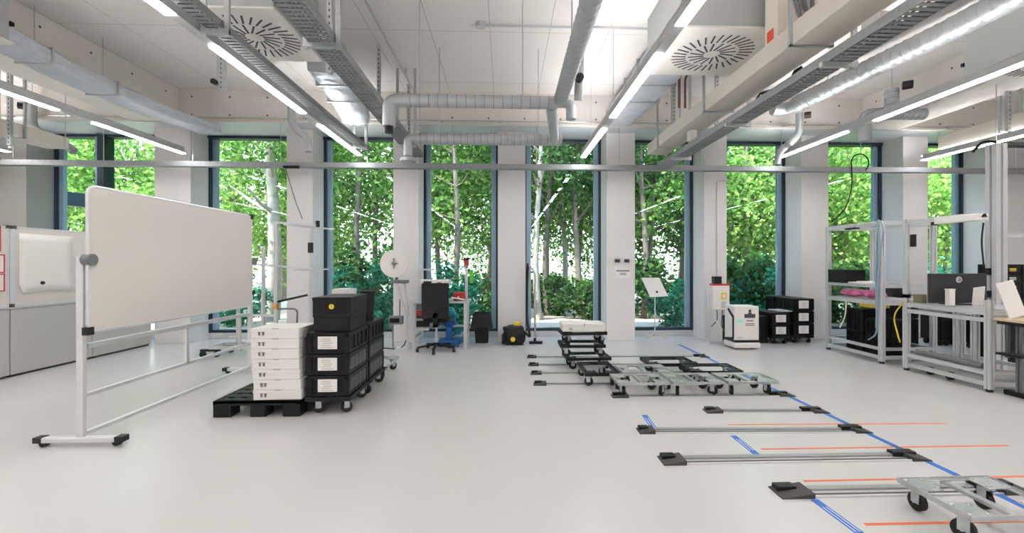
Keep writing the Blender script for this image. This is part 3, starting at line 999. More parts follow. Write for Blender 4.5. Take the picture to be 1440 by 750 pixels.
for cx, cy, a0 in ((yb1 - rc, zb1 - rc, 0), (yb0 + rc, zb1 - rc, 90), (yb0 + rc, zb0 + rc, 180), (yb1 - rc, zb0 + rc, 270)):
    for i in range(n + 1):
        a = R(a0 + 90 * i / n)
        poly.append((cx + rc * math.cos(a), cy + rc * math.sin(a)))
b = MB()
k = len(poly)
vs = [(0.035, y, z) for y, z in poly] + [(0.06, y, z) for y, z in poly]
b.add(vs, [tuple(range(k))[::-1], tuple(range(k, 2 * k))] + [(i, (i + 1) % k, k + (i + 1) % k, k + i) for i in range(k)])
b.obj('board', 'board', t)
tr_ = MB()
pts = [Vector((0.048, y, z)) for y, z in poly] + [Vector((0.048, *poly[0]))]
tr_.tube(pts, 0.015, 8)
tr_.obj('board_trim', 'alu', t)
for y, sg in ((0.035, 1), (L - 0.03, -1)):
    MB().cyl((0.02, y - 0.03 * (sg > 0), 1.43), (0.085, y - 0.03 * (sg > 0), 1.43), 0.045, 18).box(-0.03, 0.05, y - 0.03, y + 0.03, 1.4, 1.46).obj('pivot_clamp', 'grey_pl', t)
MB().box(0.02, 0.07, yb0 - 0.02, yb0 + 0.03, zb0 - 0.02, zb0 + 0.04).obj('corner_cap', 'rubber', t)
MB().box(0.02, 0.07, yb1 - 0.03, yb1 + 0.02, zb1 - 0.04, zb1 + 0.02).obj('corner_cap', 'rubber', t)
MB().box(-0.04, 0.04, L - 0.04, L + 0.04, 1.0, 1.05).obj('clamp', 'rubber', t)

# ---- low grey cabinets with boards on top
XC = at(24, 432, z=0.86).x
YS = [at(14, 540, X=XC).y - 1.12, at(14, 540, X=XC).y, at(130, 500, X=XC).y, at(213, 490, X=XC).y]
for i in range(3):
    y0, y1 = YS[i], YS[i + 1]
    lb = ('low grey cabinet under the red framed board', 'low grey cabinet under the board with the hanging sheet', 'low grey cabinet ending behind the big mobile whiteboard')[i]
    t = thing('low_cabinet', lb, 'cabinet', (XC, (y0 + y1) / 2, 0), 0, 'low grey cabinets in a row')
    h = (y1 - y0) / 2
    MB().box(-0.42, -0.012, -h + 0.004, h - 0.004, 0.03, 0.84).obj('body', 'cab', t)
    MB().box(-0.4, -0.03, -h + 0.02, h - 0.02, 0, 0.03).obj('plinth', 'seam', t)
    MB().box(-0.012, 0.0, -h + 0.008, h - 0.008, 0.03, 0.835).obj('door', 'cab', t, 0.003)
    MB().box(-0.43, 0.008, -h, h, 0.84, 0.862).obj('top', 'cab', t, 0.003)
BD = [(YS[0], YS[1] - 0.01, 'white board with red framed sheets on the low grey cabinets'), (YS[1] + 0.06, YS[2] + 0.2, 'white board with a hanging blank sheet behind the mobile whiteboard')]
for y0, y1, lb in BD:
    t = thing('standing_whiteboard', lb, 'whiteboard', (XC - 0.03, (y0 + y1) / 2, 0.862), 0, 'whiteboards on the low cabinets')
    h = (y1 - y0) / 2
    MB().box(-0.012, 0.012, -h + 0.012, h - 0.012, 0.04, 0.985).obj('panel', 'board', t)
    f = MB()
    for s in (-1, 1):
        f.box(-0.018, 0.018, s * h - 0.015, s * h + 0.015, 0, 1.0)
    f.box(-0.018, 0.03, -h, h, 0.0, 0.04).box(-0.018, 0.018, -h, h, 0.98, 1.0)
    f.obj('rim', 'alu', t, 0.002)
    for s in (-1, 1):
        for z in (0.02, 0.99):
            MB().box(-0.02, 0.024, s * h - 0.025, s * h + 0.025, z - 0.02, z + 0.02).obj('corner_cap', 'seam', t)
yb = BD[1]
py0, py1 = at(28, 370, X=XC).y, at(103, 370, X=XC).y
mb = MB()
nx = 8
vs = []
for i in range(nx + 1):
    for j in range(9):
        y = py0 + (py1 - py0) * i / nx
        z = 1.04 + 0.74 * j / 8
        u = i / nx * 2 - 1
        vs.append((XC - 0.008 + (0.05 * u * u if j == 0 else 0.003 * u * u if j == 1 else 0.0), y, z - (0.012 * abs(u) if j == 0 else 0)))
fs = [(i * 9 + j, (i + 1) * 9 + j, (i + 1) * 9 + j + 1, i * 9 + j + 1) for i in range(nx) for j in range(8)]
mb.add(vs, fs, 0, True)
o = mb.obj('flipchart_sheet', 'paper')
sol = o.modifiers.new('s', 'SOLIDIFY'); sol.thickness = 0.002
tag(o, 'blank flipchart sheet hanging on the board with its lower corners curling', 'paper')
mg = at(60, 398, X=XC)
o = MB().cyl((XC - 0.012, mg.y, mg.z), (XC + 0.012, mg.y, mg.z), 0.022, 14).obj('magnet', 'rubber')
tag(o, 'round black magnet pinning the blank flipchart sheet', 'magnet')
for i, (px, ya, yb_) in enumerate(((9, 318, 354), (14.5, 358, 384), (14.5, 385, 410))):
    a, b_ = at(px - 6, ya, X=XC), at(px - 6, yb_, X=XC)
    hgt = a.z - b_.z
    t = thing('magnetic_frame', 'red rimmed document frame on the board, ' + ('topmost of three', 'middle of three', 'lowest of three')[i], 'document frame', (XC - 0.0172, a.y - 0.24, b_.z), 0, 'red document frames')
    m = MB()
    m.box(0, 0.006, 0, 0.24, 0, 0.014).box(0, 0.006, 0, 0.24, hgt - 0.014, hgt).box(0, 0.006, 0, 0.014, 0, hgt).box(0, 0.006, 0.226, 0.24, 0, hgt)
    m.obj('rim', 'redline', t)
    MB().box(0.0, 0.003, 0.012, 0.228, 0.012, hgt - 0.012).obj('sheet', 'paper', t)

# ---- pallet, cartons
pl = at(299, 588, z=0)
t = thing('plastic_pallet', 'black plastic pallet under the white cartons', 'pallet', (pl.x, pl.y, 0))
d = MB()
for i in range(9):
    d.box(0.0, 0.78, i * 0.135 + 0.0, i * 0.135 + 0.095, 0.125, 0.15)
for i in range(7):
    d.box(i * 0.119, i * 0.119 + 0.065, 0, 1.175, 0.12, 0.145)
d.box(0, 0.78, 0, 0.03, 0.105, 0.15).box(0, 0.03, 0, 1.175, 0.105, 0.15).box(0.75, 0.78, 0, 1.175, 0.105, 0.15).box(0, 0.78, 1.145, 1.175, 0.105, 0.15)
d.obj('deck', 'black', t, 0.004)
for y in (0, 0.51, 1.02):
    for x0, x1 in ((0, 0.16), (0.33, 0.47), (0.62, 0.78)):
        m = MB().box(x0, x1, y, y + 0.155, 0.0, 0.12)
        m.obj('block', 'black', t, 0.008)
fx0, fx1 = at(354.5, 563, Y=pl.y + 0.02).x, at(421.5, 563, Y=pl.y + 0.02).x
ORD = ('lowest', 'second lowest', 'third from the bottom', 'middle one', 'third from the top', 'second from the top', 'topmost')
cz = 0.15
proto = None
offs = [0.012, 0.01, 0.0, -0.004, -0.008, -0.008, -0.01]
for i in range(7):
    lb = 'flat white carton on the black pallet, %s of seven' % ORD[i]
    wd = fx1 - fx0
    ho = 0.0925
    if proto is None:
        t = thing('flat_carton', lb, 'carton', (0, 0, 0), 0, 'white cartons stacked on the pallet')
        MB().box(-wd / 2, wd / 2, 0, 0.38, 0, ho - 0.001).obj('box', 'carton', t, 0.004)
        MB().box(-wd / 2 - 0.003, wd / 2 + 0.003, -0.004, 0.384, ho - 0.034, ho).obj('lid', 'carton', t, 0.003)
        m = MB()
        for x in (-wd / 2 + 0.075, -wd / 2 + 0.11):
            m.box(x - 0.009, x + 0.009, -0.0052, -0.003, 0.028, 0.056)
            m.box(x - 0.014, x + 0.014, -0.0052, -0.003, 0.056, 0.062)
        m.obj('handling_mark', 'grey_pl', t)
        MB().box(-0.025, 0.035, -0.0052, -0.0005, 0.086, 0.0935).obj('lid_tab', 'faint', t)
        proto = t
    else:
        t = dup(proto, lb, (0, 0, 0))
    t.location = ((fx0 + fx1) / 2 + offs[i], pl.y + 0.02, cz)
    t.rotation_euler = (0, 0, R((1, -0.5, 0.3, -0.6, 0.4, 0, -0.8)[i]))
    cz += ho + 0.0015


# ---- dollies
def dolly(label, kind, loc, rz=0, group=None, w_=0.6, d_=0.4):
    """wheeled crate dolly, w along x, d along y, origin at floor centre"""
    t = thing('crate_dolly', label, 'dolly', loc, rz, group)
    a, b = w_ / 2, d_ / 2
    m = MB()
    fm = 'galv' if kind == 'galv' else 'black'
    zt = 0.165
    th = 0.03 if kind == 'galv' else 0.04
    wr = 0.03 if kind == 'galv' else 0.055
    zr = zt - th
    m.box(-a, a, -b, -b + 0.006, zr, zt).box(-a, a, b - 0.006, b, zr, zt).box(-a, -a + 0.006, -b, b, zr, zt).box(a - 0.006, a, -b, b, zr, zt)
    zl = zt - 0.012
    m.box(-a, a, -b, -b + wr, zl - 0.005, zl).box(-a, a, b - wr, b, zl - 0.005, zl).box(-a, -a + wr, -b, b, zl - 0.005, zl).box(a - wr, a, -b, b, zl - 0.005, zl)
    m.obj('rim', fm, t, 0.002)
    if kind == 'galv':
        c = MB()
        c.box(-0.02, 0.02, -b + 0.006, b - 0.006, zl - 0.024, zl - 0.005)
        c.obj('cross_bar', fm, t, 0.002)
    for sx in (-1, 1):
        for sy in (-1, 1):
            px_, py_ = sx * (a - 0.075), sy * (b - 0.075)
            p = MB().box(px_ - 0.068, px_ + 0.068, py_ - 0.068, py_ + 0.068, zl - 0.001, zl + 0.004)
            for ex in (-1, 1):
                for ey in (-1, 1):
                    p.lathe([(0.014, 0), (0.012, 0.006), (0.0, 0.008)], (px_ + ex * 0.048, py_ + ey * 0.048, zl + 0.004), 10)
            p.obj('corner_plate', fm, t)
            an = rnd.uniform(-0.7, 0.7) + (PI / 2 if kind == 'galv' else 0.3)
            q = Matrix.Rotation(an, 3, 'Z')
            ctr = Vector((px_, py_, 0)) + q @ Vector((0.022, 0, 0))
            f = MB()
            f.cyl((px_, py_, zl - 0.03), (px_, py_, zl - 0.003), 0.03, 14)
            for s in (-1, 1):
                f.cbox(ctr + q @ Vector((-0.006, s * 0.021, 0.085)), (0.05, 0.004, 0.08), 0, 0, q)
            f.cbox(ctr + q @ Vector((-0.012, 0, 0.122)), (0.06, 0.046, 0.006), 0, 0, q)
            f.cyl(ctr + q @ Vector((0, -0.026, 0.05)), ctr + q @ Vector((0, 0.026, 0.05)), 0.009, 8)
            fk = f.obj('caster', 'galv', t)
            wv = MB()
            wv.cyl(ctr + q @ Vector((0, -0.016, 0.05)), ctr + q @ Vector((0, 0.016, 0.05)), 0.05, 20)
            wv.obj('wheel', 'rubber', fk, 0.004)
    return t


def crate_parts(t, w_, d_, h, z, grey=False, label_=True, closed=True):
    """euro crate parts; w across the front (x), d along y, front at y = -d/2"""
    a, b = w_ / 2, d_ / 2
    m = MB()
    m.box(-a + 0.014, a - 0.014, -b + 0.014, b - 0.014, z + 0.004, z + h - 0.012)
    m.box(-a, a, -b, b, z + h - 0.04, z + h - 0.004)
    m.box(-a + 0.006, a - 0.006, -b + 0.006, b - 0.006, z, z + 0.03)
    for sx in (-1, 1):
        for sy in (-1, 1):
            m.box(sx * a - sx * 0.05 if sx > 0 else -a, sx * a if sx > 0 else -a + 0.05, sy * b - 0.05 if sy > 0 else -b, b if sy > 0 else -b + 0.05, z + 0.012, z + h - 0.02)
    for x in (-a * 0.35, a * 0.35):
        m.box(x - 0.006, x + 0.006, -b + 0.004, b - 0.004, z + 0.02, z + h - 0.03)
    for y in (-b * 0.4, 0, b * 0.4):
        m.box(-a + 0.004, a - 0.004, y - 0.006, y + 0.006, z + 0.02, z + h - 0.03)
    m.obj('body', 'crate', t, 0.004)
    if grey:
        for sx in (-1, 1):
            MB().box(sx * (a - 0.009) - 0.004, sx * (a - 0.009) + 0.004, -b + 0.055, b - 0.055, z + 0.035, z + h - 0.045).obj('side_panel', 'crate_grey', t)
    if label_:
        lab = MB().box(-0.09, 0.085, -b - 0.0025, -b + 0.006, z + 0.045, z + h - 0.035)
        lb = lab.obj('paper_label', 'paper', t, rot=None)
        ln = MB()
        rr = random.Random(int(z * 1000) + int(w_ * 100))
        for i in range(5):
            zz = z + h - 0.06 - i * 0.02
            ln.box(-0.06 + rr.uniform(0, 0.03), 0.03 + rr.uniform(-0.02, 0.03), -b - 0.0032, -b - 0.002, zz, zz + 0.006)
        ln.obj('faint_print', 'faint', lb)


def crate(label, loc, w_=0.4, d_=0.6, h=0.21, grey=False, label_=True, rz=0, group=None, lid=False):
    t = thing('storage_crate', label, 'crate', loc, rz, group)
    crate_parts(t, w_, d_, h, 0, grey, label_)
    if lid:
        MB().box(-w_ / 2 - 0.003, w_ / 2 + 0.003, -d_ / 2 - 0.003, d_ / 2 + 0.003, h - 0.006, h + 0.014).obj('lid', 'crate', t, 0.004)
    return t


cx = (at(424, 564, Y=4.17).x + at(484, 564, Y=4.17).x) / 2
cy = at(454, 585, z=0).y + 0.02 + 0.3
dolly('black framed dolly under the crates with paper labels', 'dark', (cx, cy, 0), 0, 'dollies under the crate stacks', 0.41, 0.61)
for i in range(3):
    crate('black crate with white paper label, %s of the front stack' % ('lowest', 'middle', 'top')[i], (cx, cy, 0.167 + 0.198 * i), 0.39, 0.59, 0.197, grey=i < 2, group='crates on the front dolly')
cy2 = cy + 0.63
dolly('black framed dolly under the rear crate stack', 'dark', (cx, cy2, 0), 0, 'dollies under the crate stacks', 0.41, 0.61)
for i in range(3):
    crate('black crate with no label, %s of the rear stack' % ('lowest', 'middle', 'top')[i], (cx, cy2, 0.167 + 0.198 * i), 0.39, 0.59, 0.197, grey=i < 2, label_=False, group='crates on the rear dolly')
dolly('empty galvanised dolly peeping out behind the rear crate stack', 'galv', (cx + 0.02, cy2 + 0.63, 0), 0, None, 0.41, 0.61)
zt = 0.167 + 0.594
t = thing('lidded_crate', 'black lidded crate with a yellow round sticker on the front stack', 'crate', (cx + 0.02, cy + 0.0, zt + 0.002))
wd = at(488, 440, Y=4.2).x - at(433, 440, Y=4.2).x
a = wd / 2
MB().box(-a + 0.006, a - 0.006, -0.25, 0.25, 0, 0.15).box(-a, a, -0.256, 0.256, 0.135, 0.165).box(-a + 0.02, a - 0.02, -0.259, 0.259, 0.02, 0.125).obj('lower_crate', 'crate', t, 0.004)
MB().box(-a, a, -0.256, 0.256, 0.166, 0.30).obj('upper_crate', 'crate', t, 0.005)
MB().box(-a - 0.004, a + 0.004, -0.26, 0.26, 0.29, 0.322).obj('lid', 'crate', t, 0.005)
st = MB().cyl((0.0, -0.2605, 0.235), (0.0, -0.255, 0.235), 0.024, 18).obj('round_sticker', 'yellow', t)
MB().cyl((0.0, -0.2615, 0.235), (0.0, -0.26, 0.235), 0.01, 12).obj('sticker_centre', 'green', st)
yq = cy2
t = thing('tall_carton', 'white carton on the rear crate stack behind the lidded crate', 'carton', (at(490, 430, Y=yq).x, yq - 0.1, zt))
MB().box(-0.1, 0.085, -0.12, 0.12, 0, 0.36).obj('box', 'carton', t, 0.004)
MB().box(-0.102, 0.087, -0.122, 0.122, 0.33, 0.362).obj('lid', 'carton', t, 0.003)
t = thing('black_bin', 'tall narrow black bin on the rear crate stack', 'bin', (at(511, 430, Y=yq).x + 0.035, yq + 0.05, zt))
MB().lathe([(0.06, 0), (0.075, 0.3), (0.09, 0.305), (0.09, 0.33), (0.0, 0.33)], (0, 0, 0), 24).obj('body', 'black', t)

# ---- aluminium rig behind the mobile whiteboard
yr = 7.0
ra, rb = at(388, 480, Y=yr), at(437, 480, Y=yr + 0.35)
t = thing('aluminium_rig', 'slim aluminium rig with cantilever arms behind the white cartons', 'rig', (ra.x, yr, 0))
xx = rb.x - ra.x
lx = at(295, 480, Y=yr).x - ra.x
for nm, p, q, s in (('post', (0, 0, 0.09), (0, 0, az(390, 311, yr)), 0.045), ('post', (xx, 0.35, 0.09), (xx, 0.35, az(435, 318, yr + 0.35)), 0.04),
                    ('post', (lx * 0.35, 0.3, 0.09), (lx * 0.35, 0.3, az(365, 345, yr)), 0.04), ('post', (lx * 0.2, 0, 0.09), (lx * 0.2, 0, 0.95), 0.035), ('post', (lx * 0.75, 0.3, 0.09), (lx * 0.75, 0.3, 1.15), 0.04), ('post', (lx * 0.55, 0, 0.09), (lx * 0.55, 0, 0.62), 0.035)):
    MB().prof(p, q, s).obj(nm, 'alu', t)
for p, q, s in (((0, 0, az(390, 313, yr)), (xx + 0.18, 0.2, az(450, 316, yr)), 0.03), ((xx * 0.3, 0, az(405, 316, yr)), (xx + 0.3, 0.5, az(460, 319, yr)), 0.025), ((lx * 0.4, 0.1, az(360, 372, yr)), (xx + 0.25, 0.1, az(458, 379, yr)), 0.03), ((xx * 0.6, 0.1, az(420, 380, yr)), (xx + 0.3, 0.3, az(460, 379, yr)), 0.025),
                ((lx, 0, 0.14), (xx, 0.0, 0.14), 0.045), ((lx, 0.35, 0.14), (xx, 0.35, 0.14), 0.045), ((lx * 0.8, 0.15, 0.28), (0, 0.15, 0.28), 0.03), ((lx * 0.6, 0, 0.62), (0, 0, 0.62), 0.03), ((lx, 0, 0.14), (lx, 0.35, 0.14), 0.045), ((0, 0, 0.14), (0, 0.35, 0.14), 0.045), ((xx, 0, 0.14), (xx, 0.35, 0.14), 0.045)):
    MB().prof(p, q, s).obj('rail', 'alu', t)
MB().beam((0, 0, az(390, 425, yr)), (xx - 0.03, 0.3, az(432, 417, yr)), 0.035, 0.03).obj('black_arm', 'rubber', t)
MB().box(-0.035, 0.03, -0.035, 0.03, az(388, 434, yr), az(388, 428, yr)).obj('amber_joint', 'amber', t, 0.004)
MB().tube(arc([(0, 0, 0.72), (0.32, 0, 0.72), (0.3, 0.02, 0.45)], 0.08), 0.014, 8).obj('curved_hose', 'grey_pl', t)
MB().cyl((xx + 0.17, 0.2, az(450, 318, yr)), (xx + 0.17, 0.2, az(450, 309, yr)), 0.03, 12).obj('knob', 'rubber', t)
MB().box(xx - 0.03, xx + 0.05, 0.31, 0.33, az(436, 355, yr), az(436, 340, yr)).obj('bracket', 'rubber', t)
for x in (lx, xx):
    for y in (0, 0.35):
        MB().box(x - 0.13, x + 0.13, y - 0.025, y + 0.025, 0.085, 0.118).cyl((x + 0.1, y - 0.02, 0.043), (x + 0.1, y + 0.02, 0.043), 0.043, 14).cyl((x - 0.1, y - 0.02, 0.043), (x - 0.1, y + 0.02, 0.043), 0.043, 14).obj('caster_foot', 'rubber', t)

# ---- wall box with cable on the pier
yp = YF - 0.02
a = at(425, 237, Y=YF)
o = MB().box(-0.13, 0.13, -0.04, 0.0, 0, 0.045).obj('power_rail', 'black', loc=(a.x, 7.81, 3.0), bevel=0.003)
tag(o, 'short black power rail under the trunking on the pier by the aluminium rig', 'power rail')
c = MB().tube(arc([(a.x - 0.09, 7.79, 3.0), (a.x - 0.06, 7.8, 2.86), (a.x + 0.02, 7.9, 2.45), (a.x + 0.09, 8.0, az(428, 308, 8.0))], 0.3, 8), 0.008, 6).obj('hanging_cable', 'grey_pl')
tag(c, 'thin grey cable hanging from the black power rail', 'cable')

# ---- workbench with reel, machine, chair
yw = 7.5
wl, wr_ = at(581, 420, Y=yw), at(654, 420, Y=yw)
W = wr_.x - wl.x
t = thing('workbench', 'workbench with drawers on its open side, behind the black backed chair', 'workbench', (wl.x, yw, 0))
ztp = az(600, 424, yw)
MB().box(-0.06, W + 0.06, -0.02, 0.62, ztp - 0.035, ztp).obj('top', 'lgrey', t, 0.004)
for x in (0.0, W):
    for y in (0.03, 0.58):
        MB().prof((x, y, 0.0), (x, y, ztp - 0.035), 0.045).obj('leg', 'alu', t)
for p, q in (((0, 0.03, 0.18), (0, 0.58, 0.18)), ((W, 0.03, 0.18), (W, 0.58, 0.18)), ((0, 0.58, 0.3), (W, 0.58, 0.3)), ((0.0, 0.03, 0.32), (W * 0.3, 0.03, 0.32))):
    MB().prof(p, q, 0.035).obj('rail', 'alu', t)
MB().prof((0, 0.58, ztp), (0, 0.58, az(577, 377, yw)), 0.04).obj('post', 'alu', t)
MB().prof((0.0, 0.56, az(577, 380, yw)), (0.26, 0.56, az(577, 380, yw)), 0.03).obj('arm', 'alu', t)
MB().prof((W - 0.02, 0.5, ztp), (W - 0.02, 0.5, az(655, 378, yw)), 0.045).obj('post', 'alu', t)
dr = MB().box(0.03, 0.27, 0.05, 0.5, 0.34, ztp - 0.04).obj('drawer_unit', 'lgrey', t, 0.003)
for z in (0.36, 0.5, 0.64):
    MB().box(0.045, 0.255, 0.04, 0.052, z, z + 0.1).obj('drawer', 'black' if z < 0.6 else 'grey_pl', dr)
MB().box(0.045, 0.255, 0.038, 0.0395, 0.545, 0.63).box(0.05, 0.2, 0.034, 0.039, 0.6, 0.63).obj('red_front', 'red', dr)
t2 = thing('bench_machine', 'white topped bench machine showing over the chair back', 'machine', (at(611, 400, Y=7.6).x, 7.72, ztp + 0.001))
MB().box(-0.2, 0.2, -0.16, 0.18, 0, 0.26).obj('body', 'lgrey', t2, 0.006)
MB().box(-0.235, 0.235, -0.18, 0.2, 0.25, 0.345).obj('top', 'white_metal', t2, 0.008)
MB().box(-0.17, -0.04, -0.184, -0.17, 0.285, 0.325).obj('display', 'screen', t2)
MB().box(0.05, 0.12, -0.184, -0.17, 0.29, 0.315).obj('button_panel', 'grey_pl', t2)
o = MB().box(-0.11, 0.07, -0.12, 0.12, 0, 0.1).box(-0.1, 0.06, -0.13, 0.1, 0.1, 0.13).obj('red_case', 'red', loc=(at(647, 418, Y=7.7).x, 7.8, ztp + 0.001), bevel=0.006)
tag(o, 'red case on the workbench beside the machine', 'case')
o = MB().cbox((0, 0, 0.014), (0.22, 0.17, 0.01), 0.2, 0, Matrix.Rotation(R(10), 3, 'Y')).cbox((0, 0, 0.03), (0.02, 0.17, 0.03), 0.0).obj('white_binder', 'white_metal', loc=(at(644, 424, Y=7.57).x, 7.57, ztp + 0.024))
tag(o, 'white open binder on the workbench in front of the red case', 'binder')
sl = at(656, 380, Y=7.75)
t = thing('signal_lamp', 'red and green signal lamp on the bench post', 'signal lamp', (wl.x + W - 0.02, yw + 0.5, az(655, 378, yw) + 0.001))
MB().cyl((0, 0, 0), (0, 0, 0.05), 0.03, 14).obj('socket', 'grey_pl', t)
MB().cyl((0, 0, 0.05), (0, 0, 0.14), 0.045, 16).obj('red_lens', 'red', t)
MB().cyl((0, 0, 0.14), (0, 0, 0.18), 0.05, 16).obj('cap', 'rubber', t)
MB().cyl((0.09, 0, -0.26), (0.09, 0, -0.02), 0.032, 14).box(0.02, 0.1, -0.008, 0.008, -0.1, -0.08).obj('green_lens', 'green', t)
# things under the bench
o = MB().box(-0.16, 0.18, -0.17, 0.17, 0.06, 0.11).box(-0.04, 0.05, -0.12, 0.12, 0.11, 0.34).lathe([(0.08, 0.34), (0.13, 0.36), (0.13, 0.42), (0.05, 0.44), (0, 0.44)], (0, 0, 0), 18).box(-0.16, -0.1, -0.17, -0.11, 0, 0.06).box(0.12, 0.18, -0.17, -0.11, 0, 0.06).box(-0.16, -0.1, 0.11, 0.17, 0, 0.06).box(0.12, 0.18, 0.11, 0.17, 0, 0.06).obj('blue_stand', 'blue', loc=(at(631, 470, Y=7.8).x, 7.83, 0), bevel=0.008)
tag(o, 'blue plastic stand on the floor under the workbench', 'stand')
t = thing('film_roll', 'bundle of teal plastic film under the workbench beside the blue stand', 'film', (at(637, 470, Y=7.9).x, 8.25, 0.0))
rr = random.Random(8)
m = MB().box(-0.16, 0.16, -0.14, 0.12, 0.0, 0.06)
for i in range(9):
    x, y, z = rr.uniform(-0.11, 0.11), rr.uniform(-0.08, 0.08), 0.12 + i * 0.055
    q = rr.uniform(0.07, 0.11)
    m.lathe([(0.0, -q * 0.6), (q * 0.8, -q * 0.4), (q, 0), (q * 0.7, q * 0.5), (0, q * 0.6)], (x, y, z), 9)
m.obj('film', 'teal', t)
# reel stand
yl = 7.55
rc_ = at(556, 371, Y=yl)
t = thing('reel_stand', 'large white film reel on a grey stand by the pier', 'reel', (rc_.x, yl, 0))
MB().lathe([(0.03, -0.035), (0.225, -0.035), (0.225, -0.028), (0.16, -0.02), (0.16, 0.02), (0.225, 0.028), (0.225, 0.035), (0.03, 0.035)], (0, -0.06, rc_.z), 40, 0, 'Y').obj('reel', 'white_metal', t)
MB().cyl((0, -0.15, rc_.z), (0, 0.12, rc_.z), 0.025, 14).box(-0.03, 0.07, -0.125, -0.115, rc_.z - 0.01, rc_.z + 0.01).box(-0.008, 0.008, -0.122, -0.112, rc_.z - 0.08, rc_.z + 0.09).obj('axle', 'grey_pl', t)
zp = az(557, 394, yl)
MB().box(-0.07, 0.2, -0.14, 0.12, zp - 0.05, zp).obj('shelf', 'grey_pl', t, 0.006)
MB().box(-0.02, 0.02, 0.06, 0.1, zp, rc_.z + 0.03).obj('bracket', 'grey_pl', t, 0.004)
MB().beam((0.02, 0, zp - 0.05), (0.18, 0, 0.55), 0.03, 0.03).beam((0.14, 0.05, zp - 0.05), (0.2, 0.05, 0.55), 0.03, 0.03).beam((0.18, 0.0, 0.58), (0.2, 0.0, 0.02), 0.035, 0.035).box(0.02, 0.22, -0.12, 0.1, 0.0, 0.025).obj('leg', 'alu', t)
t = thing('counter_box', 'grey control box hanging low on the reel stand', 'control box', (at(561, 450, Y=yl).x - 0.02, yl - 0.07, az(561, 455, yl)))
MB().box(-0.11, 0.1, -0.08, 0.06, 0, 0.13).obj('casing', 'grey_pl', t, 0.006)
MB().box(-0.09, 0.06, -0.084, -0.079, 0.03, 0.1).obj('window', 'screen', t)
MB().cyl((0.05, 0.0, 0.12), (0.05, 0.0, 0.4), 0.01, 8).cyl((-0.06, 0, 0.0), (-0.06, 0, -az(561, 455, yl)), 0.012, 8).obj('bracket', 'grey_pl', t)
c = MB().tube(arc([(rc_.x - 0.25, 7.6, 0.012), (rc_.x - 0.05, 7.5, 0.012), (rc_.x + 0.12, 7.55, 0.012), (rc_.x + 0.2, 7.55, 0.2)], 0.1), 0.009, 6).obj('floor_cable', 'rubber')
tag(c, 'black cable on the floor running to the reel stand', 'cable')
# chair
ch = at(613, 495, z=0)
t = thing('office_chair', 'black backed office chair standing in front of the workbench', 'chair', (ch.x, ch.y + 0.0, 0))
zz0, zz1 = az(611, 448, ch.y), az(611, 398, ch.y)
hw = (at(631, 400, Y=ch.y).x - at(593, 400, Y=ch.y).x) / 2
MB().box(-hw, hw, -0.1, -0.04, zz0, zz1).obj('backrest', 'charcoal', t, 0.018)
MB().box(-0.2, 0.2, -0.03, 0.2, 0.46, 0.53).obj('seat', 'charcoal', t, 0.02)
MB().box(-0.035, 0.035, -0.1, -0.02, 0.40, zz0 + 0.1).box(-0.035, 0.035, -0.1, 0.1, 0.4, 0.45).obj('back_bracket', 'black', t, 0.004)
MB().cyl((0, 0.06, 0.1), (0, 0.06, 0.28), 0.028, 14).cyl((0, 0.06, 0.28), (0, 0.06, 0.46), 0.018, 14).obj('gas_column', 'galv', t)
b = MB()
for i in range(5):
    an = -PI / 2 + i * 2 * PI / 5
    b.beam((0, 0.06, 0.115), (math.cos(an) * 0.3, 0.06 + math.sin(an) * 0.3, 0.075), 0.045, 0.028)
b.lathe([(0.045, 0.085), (0.045, 0.135), (0.03, 0.14)], (0, 0.06, 0), 16)
bo = b.obj('star_base', 'black', t, 0.004)
for i in range(5):
    an = -PI / 2 + i * 2 * PI / 5
    p = Vector((math.cos(an) * 0.3, 0.06 + math.sin(an) * 0.3, 0))
    MB().cyl((p.x - 0.02, p.y, 0.028), (p.x + 0.02, p.y, 0.028), 0.028, 14).box(p.x - 0.012, p.x + 0.012, p.y - 0.012, p.y + 0.012, 0.03, 0.075).obj('caster', 'rubber', bo)

# ---- waste bin
wbn = at(675, 483, z=0)
t = thing('waste_bin', 'black waste bin with a bag folded over its rim', 'bin', (wbn.x + 0.03, wbn.y + 0.1, 0))
def rect_loft(rows):
    mb = MB()
    vs = []
    for hx, hy, z in rows:
        vs += [(-hx, -hy, z), (hx, -hy, z), (hx, hy, z), (-hx, hy, z)]
    fs = [(i * 4 + j, i * 4 + (j + 1) % 4, (i + 1) * 4 + (j + 1) % 4, (i + 1) * 4 + j) for i in range(len(rows) - 1) for j in range(4)]
    fs += [(3, 2, 1, 0), tuple(range(len(rows) * 4 - 4, len(rows) * 4))]
    return mb.add(vs, fs)
rect_loft([(0.11, 0.1, 0), (0.14, 0.13, 0.5), (0.13, 0.12, 0.5), (0.1, 0.09, 0.1)]).obj('body', 'black', t, 0.01)
rect_loft([(0.195, 0.16, 0.27), (0.15, 0.14, 0.53), (0.14, 0.13, 0.53), (0.16, 0.13, 0.29)]).obj('bag', 'rubber', t, 0.01)

